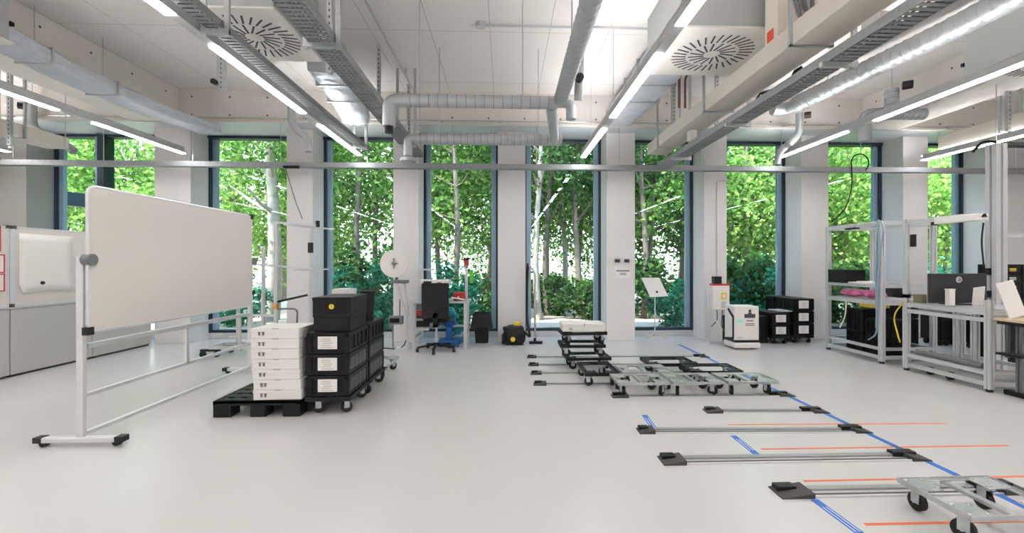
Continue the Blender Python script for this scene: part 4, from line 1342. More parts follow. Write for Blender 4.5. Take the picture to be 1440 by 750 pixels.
# ---- vacuum cleaner
vc = at(723, 481, z=0)
t = thing('vacuum_cleaner', 'black and yellow vacuum cleaner with an upright wand', 'vacuum cleaner', (vc.x, vc.y - 0.2, 0))
MB().lathe([(0.16, 0.02), (0.19, 0.05), (0.2, 0.15), (0.19, 0.22), (0.17, 0.24), (0.0, 0.24)], (0, 0, 0), 28).box(-0.22, -0.12, -0.1, 0.1, 0.02, 0.16).obj('body', 'black', t)
MB().lathe([(0.17, 0.24), (0.165, 0.29), (0.12, 0.32), (0.0, 0.33)], (0, 0, 0), 28).box(-0.2, -0.08, -0.04, 0.04, 0.24, 0.3).obj('motor_head', 'rubber', t)
MB().box(-0.01, 0.1, -0.06, 0.06, 0.31, 0.385).obj('handle', 'yellow', t, 0.012)
MB().cyl((-0.03, -0.2, 0.11), (-0.03, -0.205, 0.11), 0.045, 6).obj('badge', 'yellow', t)
wh = MB()
for x, y in ((-0.15, 0.12), (0.15, 0.12), (-0.13, -0.13), (0.13, -0.13)):
    wh.cyl((x - 0.02, y, 0.03), (x + 0.02, y, 0.03), 0.03, 12)
wh.obj('wheel', 'rubber', t)
wx = at(745, 375, Y=vc.y - 0.15).x - vc.x
hx_ = at(752, 470, Y=vc.y - 0.15).x - vc.x
zt_ = az(745, 373, vc.y - 0.15)
MB().tube(arc([(wx - 0.03, 0.05, zt_ + 0.02), (wx + 0.09, 0.04, zt_ - 0.14), (hx_, 0.02, 0.45), (hx_ + 0.01, 0, 0.06)], 0.06), 0.017, 10).obj('wand', 'galv', t)
MB().box(hx_ - 0.1, hx_ + 0.13, -0.05, 0.03, 0.0, 0.045).tube([(hx_ - 0.0, 0, 0.04), (hx_, 0, 0.1)], 0.024, 8).obj('floor_head', 'rubber', t, 0.005)
MB().tube(arc([(0.19, 0, 0.2), (0.28, 0, 0.1), (wx - 0.05, 0.05, 0.4), (wx - 0.05, 0.05, zt_ - 0.3), (wx - 0.03, 0.05, zt_ + 0.03)], 0.15, 10), 0.021, 10).obj('hose', 'rubber', t)

# ---- dollies stacked and parked on the floor
sd = at(822, 521, z=0)
G = 'dark dollies stacked by the windows'
SY = sd.y + 0.2
for i, (dx, rz) in enumerate(((0.03, 2), (-0.03, -1.5), (-0.03, 3))):
    x = at((824, 817, 818)[i], 500, Y=SY).x
    dolly('black framed dolly in the stack of three, ' + ('lowest', 'middle', 'topmost under the white carton')[i], 'dark', (x, SY, 0.167 * i), R(rz), G)
x = at(818, 460, Y=SY).x
t = thing('flat_carton', 'long white carton on top of the stacked black dollies', 'carton', (x, SY, 0.167 * 3 + 0.001))
MB().box(-0.28, 0.28, -0.17, 0.17, 0, 0.1).obj('box', 'carton', t, 0.004)
MB().box(-0.283, 0.283, -0.173, 0.173, 0.07, 0.104).obj('lid', 'carton', t, 0.004)
MB().box(-0.2, -0.15, -0.1735, -0.168, 0.02, 0.055).box(0.0, 0.012, -0.1738, -0.172, 0.07, 0.104).obj('print_mark', 'faint', t)
G2 = 'galvanised dollies in the front row'
fy = at(960, 557, z=0).y + 0.13
for i, pxc in enumerate((906, 983, 1060)):
    x = at(pxc, 545, Y=fy - 0.2).x
    dolly('galvanised dolly in the front row on the floor, ' + ('end nearest the stacked dollies', 'middle one', 'end nearest the blue tape line')[i], 'galv', (x, fy, 0), 0, G2, 0.55, 0.4)
by = at(960, 523, z=0.165).y + 0.2
dolly('black framed dolly set crosswise next to the stacked dollies', 'dark', (at(847, 523, Y=by - 0.2).x, by + 0.08, 0), R(90), 'dark dollies parked on the floor')
dolly('galvanised dolly parked between two black dollies in the rear row', 'galv', (at(911, 523, Y=by - 0.2).x, by, 0), 0, None, 0.58, 0.4)
dolly('small part hidden black framed dolly furthest back in the rear row', 'dark', (at(948, 512, Y=by + 0.2).x, by + 0.43, 0), 0, 'dark dollies parked on the floor')
dolly('black framed dolly at the rear row end behind the galvanised ones', 'dark', (at(1011, 523, Y=by - 0.2).x, by + 0.02, 0), R(-1), 'dark dollies parked on the floor')
# near dolly
zt = 0.165
A_ = at(1265, 671, z=zt); B_ = at(1391, 668, z=zt); C_ = at(1360, 727, z=zt)
W_ = (B_ - A_).length; D_ = (C_ - A_).length
rz = math.atan2(B_.y - A_.y, B_.x - A_.x)
ctr = A_ + (B_ - A_) / 2 + (C_ - A_) / 2
dolly('large galvanised dolly standing alone across the blue tape nearest the camera', 'galv', (ctr.x, ctr.y, 0), rz, None, W_, D_)

# ---- floor tracks with black end ramps
def track(l, r, py_l, py_r, label, capl=0.2, capr=0.2, wide=0.15):
    a, b = at(l, py_l, z=0), at(r, py_r, z=0)
    L = (b - a).length
    t = thing('floor_track', label, 'floor track', (a.x, a.y, 0), math.atan2(b.y - a.y, b.x - a.x), 'aluminium floor tracks with black ramps')
    h = wide / 2
    a0, a1 = capl * 0.7, L - capr * 0.7
    MB().box(a0, a1, h - wide * 0.36, h, 0, 0.014).obj('profile', 'track_grey', t, 0.004)
    MB().box(a0, a1, -h + wide * 0.3, -h + wide * 0.36, 0, 0.007).obj('dark_rib', 'grey_pl', t)
    MB().box(a0, a1, -h, -h + wide * 0.08, 0, 0.01).obj('edge_rib', 'alu', t)
    for x0, x1, s in ((0, capl, 1), (L - capr, L, -1)):
        m = MB()
        zi, zo = 0.03, 0.006
        za, zb = (zo, zi) if s > 0 else (zi, zo)
        m.add([(x0, -h - 0.01, 0), (x1, -h - 0.01, 0), (x1, h + 0.01, 0), (x0, h + 0.01, 0), (x0, -h - 0.01, za), (x1, -h - 0.01, zb), (x1, h + 0.01, zb), (x0, h + 0.01, za)],
              [(0, 3, 2, 1), (4, 5, 6, 7), (0, 1, 5, 4), (1, 2, 6, 5), (2, 3, 7, 6), (3, 0, 4, 7)])
        rm = m.obj('end_ramp', 'ramp', t)
        xa_, xb_ = (x0 + capl * 0.1, x1 - capl * 0.3) if s > 0 else (x0 - capr * 0.5, x1 - capr * 0.3)
        MB().box(xa_, xb_, h * 0.1, h + 0.008, 0.0, 0.034).obj('ramp_stop', 'black', rm, 0.004)
    return t
track(741, 996, 503, 502, 'thin floor track with black ramps behind the stacked dollies, farthest', 0.14, 0.14, 0.1)
track(743, 985, 514, 513, 'floor track ending left of the stacked dollies, second farthest', 0.14, 0.14, 0.1)
track(746, 985, 526, 525, 'floor track running under the parked dollies, third farthest', 0.14, 0.14, 0.1)
track(750, 1005, 541, 540, 'floor track with its black ramp left of the front row dollies', 0.15, 0.15, 0.1)
track(860, 1115, 558, 556, 'floor track along the front wheels of the galvanised row', 0.17, 0.17, 0.1)
track(991, 1162, 579, 579, 'short floor track just in front of the galvanised row', 0.15, 0.15, 0.1)
track(897, 1220, 607, 606, 'floor track touching a short blue tape at its black ramp', 0.13, 0.14, 0.11)
track(929, 1298, 649, 643, 'floor track between two orange tape lines, ramps at both ends', 0.16, 0.14, 0.13)
track(1090, 1440, 694, 688, 'floor track running under the large galvanised dolly', 0.2, 0.2, 0.13)


def tape(p, q, wd, m, label, grp, strip=False, name='floor_tape'):
    a, b = at(*p, z=0), at(*q, z=0)
    d = (b - a)
    t = MB().beam((0, 0, 0.0006), (d.x, d.y, 0.0006), wd, 0.0012).obj(name, m, loc=(a.x, a.y, 0))
    if strip:
        e = d.normalized()
        n = Vector((-e.y, e.x, 0))
        s = MB()
        for k in (0.18, 0.82):
            c = d * 0.5 + n * (wd * (k - 0.5))
        for lo in (-0.14, 0.14):
            s.beam(d * 0.2 + n * wd * lo * 1.6 + Vector((0, 0, 0.0014)), d * 0.8 + n * wd * lo * 1.6 + Vector((0, 0, 0.0014)), wd * 0.1, 0.0006)
        s.obj('pale_print', 'paper', t)
    tag(t, label, 'tape', grp)
    return t
tape((955, 485), (1512, 747), 0.05, 'bluetape', 'long blue tape line running in depth across the whole floor', 'blue floor tape')
tape((906, 584), (922, 606), 0.05, 'bluetape', 'short blue tape meeting a black track ramp', 'blue floor tape', True)
tape((1031, 613), (1065, 640), 0.05, 'bluetape', 'short blue tape between two floor tracks', 'blue floor tape', True)
tape((1145, 703), (1225, 762), 0.05, 'bluetape', 'short blue tape nearest the camera beside the large galvanised dolly', 'blue floor tape', True)
tape((1024, 597.5), (1330, 596), 0.02, 'orange', 'orange tape line farthest from the camera', 'orange floor tape')
tape((1071, 632), (1417, 627), 0.02, 'orange', 'orange tape line second farthest from the camera', 'orange floor tape')
tape((1130, 677), (1460, 670), 0.02, 'orange', 'orange tape line passing behind the large galvanised dolly', 'orange floor tape')
tape((1216, 738), (1470, 733), 0.022, 'orange', 'orange tape line under the front of the large galvanised dolly', 'orange floor tape')

# ---- sheet stand, notices, robot, charging station
ss = at(921, 476, z=0)
t = thing('sheet_stand', 'slim stand holding a tilted white sheet in front of the window', 'stand', (ss.x, ss.y, 0))
zp = az(922, 418, ss.y)
MB().cyl((0, 0, 0.05), (0, 0, zp), 0.012, 10).obj('pole', 'lgrey', t)
m = MB()
for i in range(3):
    an = PI / 2 + i * 2 * PI / 3
    m.tube([(0, 0, 0.12), (math.cos(an) * 0.1, math.sin(an) * 0.1, 0.06), (math.cos(an) * 0.21, math.sin(an) * 0.21, 0.012)], 0.011, 8)
m.obj('tripod_leg', 'wood', t)
h1 = az(922, 391, ss.y) - zp
sw = 0.17
sh = MB()
vs = [(-sw + 0.07, -0.03, 0), (sw + 0.07, -0.03, 0.02), (sw - 0.05, 0.12, h1), (-sw - 0.05, 0.12, h1 + 0.0)]
vs2 = [(x, y + 0.012, z) for x, y, z in vs]
sh.add(vs + vs2, [(0, 1, 2, 3), (7, 6, 5, 4), (0, 4, 5, 1), (1, 5, 6, 2), (2, 6, 7, 3), (3, 7, 4, 0)])
so = sh.obj('sheet', 'paper', t)
MB().cbox((0.04, 0.0, 0.085), (0.04, 0.01, 0.04), 0).obj('small_mark', 'ink', so)
so.location = (0, 0, zp)
so2 = kids(so)[0]
so2.location = (0, 0.005, 0.01)
a = at(876, 384, Y=YF)
t = thing('wall_notice', 'white notice sheet on the wide pier above two dark sockets'.replace('above', 'below'), 'notice', (a.x, YF, a.z))
MB().box(-0.14, 0.14, -0.003, 0, -0.095, 0.095).obj('sheet', 'paper', t)
m = MB()
for z, w0 in ((0.045, 0.12), (0.03, 0.12), (-0.005, 0.05), (-0.03, 0.06)):
    m.box(-w0, w0, -0.0038, -0.003, z - 0.006, z + 0.006)
m.obj('print', 'grey_pl', t)
for px, lb in ((868, 'small dark hook socket on the wide pier above the notice, nearer the vacuum'), (881, 'small dark hook socket on the wide pier above the notice, nearer the sheet stand')):
    a = at(px, 367, Y=YF)
    o = MB().box(-0.045, 0.045, -0.03, 0, -0.03, 0.03).cyl((0, -0.03, 0), (0.02, -0.05, 0.02), 0.018, 10).obj('wall_socket', 'ink', loc=(a.x, YF, a.z), bevel=0.004)
    tag(o, lb, 'socket', 'dark wall sockets')
a = at(1006, 256, Y=YF)
o = MB().tube(arc([(a.x + 0.24, YF - 0.012, a.z + 0.02), (a.x + 0.02, YF - 0.012, a.z + 0.02), (a.x + 0.02, YF - 0.012, az(1007, 388, YF))], 0.04), 0.01, 8).obj('wall_conduit', 'lgrey')
tag(o, 'thin grey conduit down the pier above the charging station', 'conduit')

yc = 7.75
c0_, c1_ = at(1002, 436, Y=yc), at(1026, 402, Y=yc)
t = thing('charging_station', 'white charging station with a yellow sticker mounted beside the robot', 'charging station', ((c0_.x + c1_.x) / 2, yc, 0))
hw = (c1_.x - c0_.x) / 2
MB().box(-hw, hw, 0.0, 0.2, c0_.z, c1_.z).obj('cabinet', 'white_metal', t, 0.008)
MB().box(0.0, 0.1, -0.004, 0.001, c0_.z + 0.18, c0_.z + 0.3).obj('yellow_sticker', 'yellow', t)
MB().box(0.02, 0.08, -0.006, -0.003, c0_.z + 0.21, c0_.z + 0.27).obj('sticker_symbol', 'paper', t)
MB().box(0.0, 0.09, -0.004, 0.001, c0_.z + 0.03, c0_.z + 0.15).obj('label_plate', 'lgrey', t)
MB().box(-hw + 0.02, hw + 0.02, 0.02, 0.16, c1_.z, c1_.z + 0.03).obj('red_base', 'red', t)
MB().box(-0.1, 0.03, 0.03, 0.15, c1_.z + 0.03, c1_.z + 0.16).obj('control_head', 'black', t, 0.006)
MB().box(hw - 0.08, hw + 0.0, -0.02, 0.1, 0.0, c0_.z - 0.1).obj('column', 'charcoal', t, 0.004)
MB().box(-hw - 0.03, hw, 0.06, 0.22, 0.0, 0.05).box(-hw - 0.02, -hw + 0.02, 0.1, 0.14, 0.05, c0_.z + 0.3).box(hw - 0.06, hw - 0.02, 0.04, 0.08, c0_.z - 0.12, c0_.z + 0.01).obj('frame', 'alu', t, 0.003)
MB().beam((-hw + 0.03, 0.05, c0_.z - 0.08), (-0.0, -0.02, 0.2), 0.035, 0.02).obj('lever', 'white_metal', t)
MB().tube(arc([(hw - 0.1, 0.05, c0_.z), (hw - 0.14, 0.02, 0.3), (hw - 0.05, 0.0, 0.18)], 0.1), 0.01, 8).tube(arc([(-hw + 0.1, 0.05, c0_.z), (-hw + 0.1, 0.02, 0.42), (-hw + 0.0, 0.05, 0.3)], 0.1), 0.01, 8).obj('cable', 'grey_pl', t)

rb_ = at(1048, 492, z=0)
yb_ = rb_.y
t = thing('transport_robot', 'white transport robot with a black emblem and lettering', 'robot', (rb_.x, yb_, 0))
xa, xb = at(1033, 450, Y=yb_).x - rb_.x, at(1067.5, 450, Y=yb_).x - rb_.x
zt = az(1050, 431, yb_)
MB().box(xa, xb, 0.0, 0.34, 0.15, zt).obj('body', 'white_metal', t, 0.015)
MB().box(xa - 0.012, xb + 0.012, -0.03, 0.36, 0.025, 0.115).obj('bumper', 'white_metal', t, 0.02)
MB().box(xa + 0.01, xb - 0.01, 0.0, 0.34, 0.1, 0.155).obj('sensor_slot', 'screen', t)
wh = MB()
for x in (xa + 0.08, xb - 0.08):
    for y in (0.08, 0.27):
        wh.cyl((x - 0.02, y, 0.05), (x + 0.02, y, 0.05), 0.05, 14)
wh.obj('wheel', 'rubber', t)
m = MB()
m.beam((xa - 0.004, 0.03, 0.18), (xa - 0.004, 0.03, zt - 0.18), 0.03, 0.02).beam((xa - 0.004, 0.03, zt - 0.18), (xa - 0.004, 0.2, zt - 0.06), 0.02, 0.04).beam((xa - 0.004, 0.03, 0.18), (xa - 0.004, 0.3, 0.14), 0.02, 0.04)
m.obj('edge_band', 'black', t)
lx_, lz_ = xa + (xb - xa) * 0.62, zt - 0.16
hw = (xb - xa) * 0.22
em = MB().box(lx_ - hw, lx_ + hw, -0.004, 0.001, lz_ - 0.03, lz_ + 0.035)
em.box(lx_ - 0.028, lx_ + 0.028, -0.004, 0.001, lz_ + 0.035, lz_ + 0.06).cyl((lx_, 0.001, lz_ + 0.085), (lx_, -0.004, lz_ + 0.085), 0.024, 14)
em.obj('emblem', 'ink', t)
m = MB().box(lx_ - 0.055, lx_ + 0.055, -0.003, 0.001, lz_ - 0.085, lz_ - 0.068)
for z in (0.125, 0.15):
    m.box(lx_ - 0.075, lx_ + 0.075, -0.003, 0.001, lz_ - z - 0.006, lz_ - z + 0.006)
m.obj('lettering', 'grey_pl', t)
MB().box(xa + 0.02, lx_ - hw - 0.02, -0.003, 0.001, lz_ - 0.11, lz_ - 0.05).obj('status_band', 'agv_glow', t)
MB().box(xa + 0.03, xa + 0.13, -0.003, 0.001, 0.19, 0.2).obj('small_print', 'faint', t)

# ---- black crate towers on rollers
def tower(pxl, pxr, ptop, Y, n, label, grp, top_lid=False, d_=0.55):
    xl_, xr_ = ax(pxl, Y), ax(pxr, Y)
    w_ = xr_ - xl_
    xc = (xl_ + xr_) / 2
    ztop = az(pxr, ptop, Y)
    h = (ztop - 0.13) / n
    t = thing('crate_trolley', label + ', wheeled base', 'trolley', (xc, Y + d_ / 2, 0), 0, 'wheeled bases of the crate towers')
    MB().box(-w_ / 2, w_ / 2, -d_ / 2, d_ / 2, 0.095, 0.128).obj('deck', 'black', t, 0.003)
    for sx in (-1, 1):
        for sy in (-1, 1):
            x, y = sx * (w_ / 2 - 0.06), sy * (d_ / 2 - 0.07)
            f = MB().box(x - 0.02, x + 0.02, y - 0.01, y + 0.03, 0.05, 0.095).obj('caster', 'galv', t)
            MB().cyl((x - 0.014, y, 0.045), (x + 0.014, y, 0.045), 0.045, 16).obj('wheel', 'rubber', f)
    for i in range(n):
        nm = {1: ('single',), 2: ('lower', 'upper'), 3: ('lowest', 'middle', 'upper'), 4: ('lowest', 'second', 'third', 'upper')}[n][i]
        crate('%s, %s crate' % (label, nm), (xc, Y + d_ / 2, 0.13 + h * i), w_, d_, h - 0.002, group=grp, lid=(i == n - 1 and top_lid), label_=True)
    return xc, ztop
tower(1086, 1111, 440, 7.72, 2, 'low tower of black crates beside the robot', 'black crates by the robot')
tower(1116, 1145, 420, 7.78, 3, 'tall tower of black crates by the aluminium posts', 'black crates by the aluminium posts')
xl_, xr_ = ax(1068, 7.95), ax(1083, 7.95)
t = crate('tall black crate with no label close to the robot side', ((ax(1068, 7.9) + ax(1081, 7.9)) / 2 - 0.05, 8.0, 0), ax(1081, 7.9) - ax(1068, 7.9) - 0.02, 0.36, 0.48, label_=False)
o = MB().box(-0.12, 0.12, -0.17, 0.17, 0, 0.02).obj('cardboard_lid', 'lgrey', loc=(ax(1098, 7.95), 7.98, az(1111, 440, 7.72) + 0.004), bevel=0.003)
tag(o, 'grey lid lying on the low tower of black crates', 'lid')
t = crate('long black crate in the window recess behind both towers', (ax(1094, 8.5), 8.49, 0), 0.34, 0.28, az(1100, 417, 8.3), label_=False)

# ---- aluminium workstations on the right
XF = 5.28
def on(px, X=None):
    return at(px, PPY, X=X or XF).y
yA0, yA1 = on(1240), on(1165)
yB0, yB1 = on(1391), on(1275)
dp = 0.75
def station(label, y0, y1, depth, zs, ztop, extra=()):
    t = thing('aluminium_workstation', label, 'workstation', (XF, y0, 0), 0, 'aluminium profile workstations')
    L = y1 - y0
    for x in (0, depth):
        for y in (0, L):
            MB().prof((x, y, 0.03), (x, y, ztop), 0.06).obj('post', 'alu', t)
            MB().cyl((x, y, 0), (x, y, 0.03), 0.03, 14).obj('foot', 'rubber', t)
    for z, s in zs:
        for x in (0, depth):
            MB().prof((x, 0.03, z), (x, L - 0.03, z), s).obj('rail', 'alu', t)
        for y in (0, L):
            MB().prof((0.03, y, z), (depth - 0.03, y, z), s).obj('rail', 'alu', t)
    return t, L
tA, LA = station('aluminium workstation with pink film on its shelf', yA0, yA1, dp, ((0.08, 0.045), (0.2, 0.04), (0.84, 0.05), (1.08, 0.045), (1.97, 0.06)), 2.0)
zT = 0.87
MB().box(0.02, dp - 0.02, 0.03, LA - 0.03, 0.865, 0.88).obj('shelf', 'lgrey', tA)
MB().box(-0.05, 0.02, LA * 0.4, LA * 0.6, 1.92, 1.945).obj('black_clip', 'rubber', tA)
cb_ = MB()
cb_.tube(arc([(-0.02, 0.03, 2.0), (-0.06, 0.02, 1.85), (-0.05, 0.04, 1.2), (-0.045, 0.03, 0.4), (-0.03, 0.2, 0.3)], 0.2, 8), 0.011, 8).tube(arc([(-0.0, 0.06, 2.02), (-0.05, -0.1, 1.95), (-0.05, 0.0, 1.3), (-0.05, 0.04, 0.5)], 0.2, 8), 0.011, 8)
cb_.obj('blue_cable', 'frame_blue', tA)
tB, LB = station('aluminium workstation carrying the big grey monitor', yB0, yB1, dp, ((0.08, 0.045), (0.2, 0.04), (0.78, 0.045), (0.86, 0.05)), 1.0)
MB().prof((0, LB, 0.95), (0, LB, 1.98), 0.06).obj('post', 'alu', tB)
MB().prof((0, 0.05, 1.94), (0, LB, 1.94), 0.06).obj('rail', 'alu', tB)
MB().box(-0.05, 0.05, 0.05, LB * 0.58, 1.88, 1.955).obj('light_bar', 'white_metal', tB, 0.006)
MB().box(-0.035, 0.03, LB * 0.6, LB * 0.63, 1.87, 1.91).box(0.02, 0.05, LB - 0.09, LB - 0.03, 1.62, 1.78).obj('black_clip', 'rubber', tB)
MB().box(0.02, dp - 0.02, 0.03, LB - 0.03, 0.885, 0.9).obj('worktop', 'lgrey', tB)
for y, x in ((LB * 0.62, 0.3), (LB * 0.4, 0.28), (LB * 0.82, 0.5)):
    MB().prof((x, y, 0.22), (x, y, 0.8), 0.06).obj('post', 'alu', tB)
MB().cyl((0.05, 0.1, 0.26), (0.05, LB - 0.1, 0.26), 0.035, 14).obj('roller', 'grey_pl', tB)
for y in (LB * 0.5, LB * 0.75):
    MB().cyl((0.06, y, 0.05), (0.1, y, 0.05), 0.05, 14).obj('caster', 'rubber', tB)
# tall white post
tp0 = at(1401, 519, z=0)
t = thing('tall_post', 'tall thick white profile post rising to the trunking', 'post', (tp0.x, tp0.y, 0))
ztp_ = az(1400, 203, tp0.y)
MB().prof((0, 0, 0.0), (0, 0, ztp_), 0.155, 0.14, up=(0, 1, 0)).obj('profile', 'lgrey', t)
MB().box(0.05, 0.5, -0.06, 0.06, ztp_ - 0.03, ztp_ + 0.02).obj('black_arm', 'rubber', t, 0.004)
MB().cyl((0, 0, ztp_), (0, 0, CEIL), 0.006, 6).obj('tie_rod', 'galv', t)
MB().tube(arc([(0.0, 0, ztp_ + 0.03), (-0.12, 0.06, ztp_ + 0.06), (-0.22, 0.1, ztp_ - 0.08)], 0.08), 0.018, 8).obj('cable', 'rubber', t)
MB().tube(arc([(-0.09, 0.08, 1.95), (-0.12, 0.08, 1.7), (-0.09, 0.06, 1.2), (-0.1, 0.06, 0.95)], 0.1), 0.01, 8).obj('cable', 'rubber', t)
for z in (0.95, 1.25):
    MB().box(-0.1, -0.07, 0.0, 0.05, z, z + 0.09).obj('clip', 'rubber', t)
MB().prof((0.0, 0.07, 1.78), (1.6, 0.07, 1.78), 0.05).obj('side_rail', 'alu', t)
# monitor and things on the benches
ym, xm = yB0 + LB * 0.55, XF + 0.5
m0, m1 = at(1306, 385, Y=ym), at(1386, 428, Y=ym)
t = thing('monitor', 'big grey monitor seen from behind with a round pale logo', 'monitor', ((m0.x + m1.x) / 2, ym, 0.902))
hw = (m1.x - m0.x) / 2
zb, ztm = m1.z - 0.9 + 0.015, m0.z - 0.9
MB().box(-hw, hw, -0.02, 0.025, zb, ztm).obj('housing', 'monitor', t, 0.012)
MB().cyl((0.0, -0.024, ztm - 0.075), (0.0, -0.018, ztm - 0.075), 0.038, 24).obj('round_logo', 'lgrey', t)
MB().beam((-0.01, -0.026, ztm - 0.1), (0.002, -0.026, ztm - 0.05), 0.005, 0.004, up=(0, 1, 0)).beam((0.008, -0.026, ztm - 0.1), (0.018, -0.026, ztm - 0.062), 0.005, 0.004, up=(0, 1, 0)).obj('logo_strokes', 'monitor', t)
MB().box(-hw + 0.02, hw - 0.02, 0.025, 0.028, zb + 0.02, ztm - 0.02).obj('screen', 'screen', t)
MB().box(-0.035, 0.035, 0.0, 0.03, 0.0, zb + 0.03).box(-0.14, 0.14, -0.08, 0.1, 0.0, 0.015).obj('stand', 'monitor', t, 0.004)
def bx(name, label, cat, px, py_base, Y, size, m, base_z=None, rz=0, grp=None, bev=0.006):
    p = at(px, py_base, Y=Y)
    z = base_z if base_z is not None else p.z
    w_, d_, h = size
    o = MB().box(-w_ / 2, w_ / 2, -d_ / 2, d_ / 2, 0, h).box(-w_ / 2 - 0.004, w_ / 2 + 0.004, -d_ / 2 - 0.004, d_ / 2 + 0.004, h - 0.018, h + 0.0).obj(name, m, loc=(p.x, Y, z), rot=(0, 0, rz), bevel=bev)
    tag(o, label, cat, grp)
    return o
yq = yB0 + LB
bx('sorting_box', 'small olive box at the window end of the monitor workstation', 'box', 1297, 419, yB0 + LB * 0.85, (0.13, 0.13, 0.1), mat('olive_box', (122, 118, 88), 0.6), 0.902)
bx('upright_bracket', 'white upright bracket beside the olive box', 'bracket', 1311, 422, yB0 + LB * 0.72, (0.09, 0.06, 0.2), 'white_metal', 0.902)
bx('upright_bracket', 'white upright bracket in front of the monitor logo', 'bracket', 1336, 424, yB0 + LB * 0.42, (0.07, 0.06, 0.2), 'white_metal', 0.902)
o = MB().cbox((0, 0, 0.11), (0.13, 0.012, 0.22), 0, 0, Matrix.Rotation(R(12), 3, 'X') @ Matrix.Rotation(R(-8), 3, 'Y')).obj('white_card', 'paper', loc=(at(1376, 425, Y=yB0 + 0.3).x, yB0 + 0.3, 0.912))
tag(o, 'small white card leaning by the tall white post', 'card')
# station A contents
zA = 0.882
xA_ = XF + 0.3
def film(label, px, Y, z, L, seed):
    rr = random.Random(seed)
    m = MB()
    n, k = 10, 12
    vs = []
    for i in range(n + 1):
        for j in range(k):
            an = 2 * PI * j / k
            r = (0.065 + rr.uniform(-0.014, 0.014)) * (0.6 if i in (0, n) else 1)
            vs.append((math.cos(an) * r * 1.5, L * i / n - L / 2, 0.062 + math.sin(an) * r * 0.85))
    fs = [(i * k + j, i * k + (j + 1) % k, (i + 1) * k + (j + 1) % k, (i + 1) * k + j) for i in range(n) for j in range(k)]
    fs += [tuple(range(k))[::-1], tuple(range(n * k, n * k + k))]
    m.add(vs, fs, 0, True)
    o = m.obj('bubble_film', 'pink', loc=(XF + 0.19, Y, z + 0.004))
    return tag(o, label, 'film', 'pink film bundles')
film('pink film bundle on the shelf nearer the windows', 1185, yA1 - 0.28, zA, 0.36, 3)
film('pink film bundle on the shelf nearer the blue cable', 1210, yA1 - 0.68, zA, 0.36, 4)
bx('black_case', 'black case on the upper rail of the pink film workstation', 'case', 1190, 399, yA1 - 0.3, (0.3, 0.4, 0.2), 'crate', 1.105)
o = MB().box(-0.14, 0.14, -0.22, 0.22, 0, 0.02).box(-0.1, 0.1, -0.2, 0.1, 0.02, 0.035).obj('paper_stack', 'paper', loc=(XF + 0.08, yA1 - 0.72, 1.105))
tag(o, 'flat white paper stack on the upper rail beside the black case', 'papers')
bx('dark_case', 'dark grey case standing between the two workstations', 'case', 1260, 421, 7.35, (0.3, 0.2, 0.2), 'monitor', 0.826)
o = MB().box(-0.1, 0.1, -0.16, 0.16, 0, 0.05).obj('yellow_tray', 'yellow', loc=(XF + 0.14, yA0 + 0.3, 0.77), bevel=0.006)
o.location.z = 0.81 - 0.05 + 0.0
tag(o, 'yellow tray hanging under the shelf near the blue cable', 'tray')
cg = 'black crates under the pink film workstation'
for i, (dy, dx, z, h, lb) in enumerate(((LA - 0.3, 0.4, 0.0, 0.36, 'black crate under the pink film, lower near the windows'), (LA - 0.3, 0.4, 0.362, 0.34, 'black crate under the pink film, upper near the windows'), (LA * 0.38, 0.42, 0.0, 0.3, 'black crate under the yellow tray, lower'), (LA * 0.38, 0.42, 0.302, 0.28, 'black crate under the yellow tray, upper'))):
    crate(lb, (XF + dx, yA0 + dy, z), 0.4, 0.34, h, label_=False, group=cg)
crate('black crate on the floor beyond the gap between the workstations', (ax(1262, 7.3), 7.35, 0.0), 0.45, 0.4, 0.5, label_=False)
crate('black crate on the floor beyond the gap, stacked on another', (ax(1262, 7.3), 7.35, 0.502), 0.45, 0.4, 0.32, label_=False)
c = MB()
c.tube(arc([(XF - 0.01, yA0 + LA * 0.62, 0.84), (XF - 0.05, yA0 + LA * 0.58, 0.6), (XF - 0.03, yA0 + LA * 0.72, 0.4)], 0.15), 0.009, 6)
tag(c.obj('white_cable', 'paper'), 'white cable hanging under the pink film shelf', 'cable')
c = MB().tube(arc([(XF - 0.038, yB1, 0.9), (XF - 0.05, yB1 + 0.16, 0.7), (XF - 0.02, yB1 + 0.08, 0.35)], 0.15), 0.009, 6).obj('yellow_cable', 'yellow')
tag(c, 'yellow cable dangling at the gap between the workstations', 'cable')
# black trolleys on the floor behind the monitor workstation
for i, (px, Y, s, lb) in enumerate(((1366, 7.4, (0.5, 0.4, 0.42), 'black wheeled cabinet on the floor behind the monitor workstation'), (1316, 7.6, (0.22, 0.36, 0.6), 'narrow black wheeled cabinet behind the inner posts'))):
    x = ax(px, Y)
    t = thing('wheeled_cabinet', lb, 'cabinet', (x, Y, 0), 0, 'black wheeled cabinets')
    MB().box(-s[0] / 2, s[0] / 2, -s[1] / 2, s[1] / 2, 0.09, 0.09 + s[2]).obj('body', 'crate', t, 0.006)
    MB().box(-s[0] / 2 + 0.02, s[0] / 2 - 0.02, -s[1] / 2 - 0.01, -s[1] / 2, 0.12, 0.06 + s[2] * 0.55).box(-s[0] / 2 + 0.02, s[0] / 2 - 0.02, -s[1] / 2 - 0.01, -s[1] / 2, 0.08 + s[2] * 0.55, 0.07 + s[2]).obj('drawer', 'black', t, 0.003)
    for sx in (-1, 1):
        for sy in (-1, 1):
            MB().cyl((sx * (s[0] / 2 - 0.06) - 0.015, sy * (s[1] / 2 - 0.05), 0.045), (sx * (s[0] / 2 - 0.06) + 0.015, sy * (s[1] / 2 - 0.05), 0.045), 0.045, 14).obj('caster', 'rubber', t)
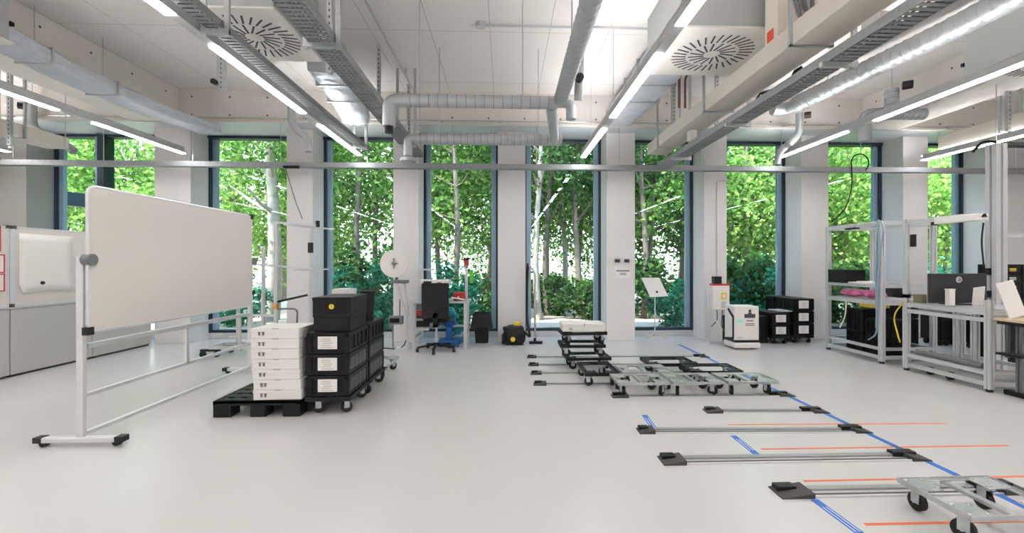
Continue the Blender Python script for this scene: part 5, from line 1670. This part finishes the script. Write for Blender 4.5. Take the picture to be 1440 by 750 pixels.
# adjustable table at the edge
fl = at(1432, 566, z=0)
tl = at(1398, 450, Y=4.68)
fl = Vector((tl.x + 0.13, 4.42, 0))
t = thing('adjustable_table', 'wood topped adjustable table with a black foot at the picture edge', 'table', (tl.x, fl.y, 0))
lx_ = fl.x - tl.x
MB().box(0, 1.3, -0.1, 0.27, 0.79, 0.822).obj('top', 'wood', t, 0.004)
MB().box(0.02, 1.28, -0.06, 0.25, 0.755, 0.79).obj('under_frame', 'charcoal', t)
MB().prof((lx_ + 0.02, 0.12, 0.05), (lx_ + 0.02, 0.12, 0.76), 0.08, 0.06).prof((lx_ - 0.05, 0.2, 0.4), (lx_ - 0.05, 0.2, 0.76), 0.03).obj('leg', 'alu_dark', t)
MB().prof((1.15, 0.12, 0.05), (1.15, 0.12, 0.76), 0.08, 0.06).obj('leg', 'alu_dark', t)
for x in (lx_ + 0.02, 1.15):
    MB().box(x - 0.05, x + 0.05, -0.06, 0.26, 0.0, 0.055).obj('foot', 'black', t, 0.01)
MB().box(0.0, 1.2, 0.0, 0.25, 0.43, 0.455).obj('lower_shelf', 'black', t, 0.003)
# parts cabinet with drawers, standing by the end wall
yk = 6.1
k0, k1 = at(1411, 425, Y=yk), at(1475, 372, Y=yk)
t = thing('drawer_cabinet', 'black small parts cabinet with white drawer labels by the end wall', 'cabinet', (k0.x, yk, 0))
wd = 0.75
MB().box(0, wd, 0, 0.35, 0, k1.z).obj('carcass', 'crate', t, 0.005)
for i in range(6):
    for j in range(3):
        z = k1.z - 0.13 - i * 0.125
        x = 0.02 + j * 0.24
        d_ = MB().box(x, x + 0.225, -0.014, 0.0, z, z + 0.11).obj('drawer', 'black', t, 0.003)
        if (i * 3 + j) % 4 != 1:
            MB().box(x + 0.05, x + 0.15, -0.017, -0.0135, z + 0.055, z + 0.075).box(x + 0.05, x + 0.15, -0.017, -0.0135, z + 0.035, z + 0.045).obj('drawer_label', 'yellow' if (i == 0 and j == 0) else 'paper', d_)
o = MB().cbox((0, 0, 0.19), (0.2, 0.012, 0.38), 0, 0, Matrix.Rotation(R(-10), 3, 'X') @ Matrix.Rotation(R(-12), 3, 'Y')).obj('white_placard', 'paper', loc=(at(1420, 450, Y=fl.y + 0.18).x, fl.y + 0.17, 0.835))
tag(o, 'white panel leaning on the wood topped table in front of the drawers', 'panel')
# cable loop above the pink film window
cl = at(1197, 235, Y=7.8)
pts = []
for i in range(19):
    a = R(200 - i * 250 / 18)
    pts.append((cl.x + 0.16 + 0.16 * math.cos(a) - 0.0, 7.8, 3.18 + 0.16 * math.sin(a)))
o = MB().tube(pts, 0.012, 6).tube(arc([pts[0], (cl.x + 0.02, 7.8, 2.75), (cl.x - 0.1, 7.8, 2.35), (cl.x - 0.42, 7.7, az(1168, 312, 7.7))], 0.3), 0.011, 6)
tag(o.obj('cable_loop', 'rubber'), 'black cable loop over the trunking dropping past the pink film window', 'cable')
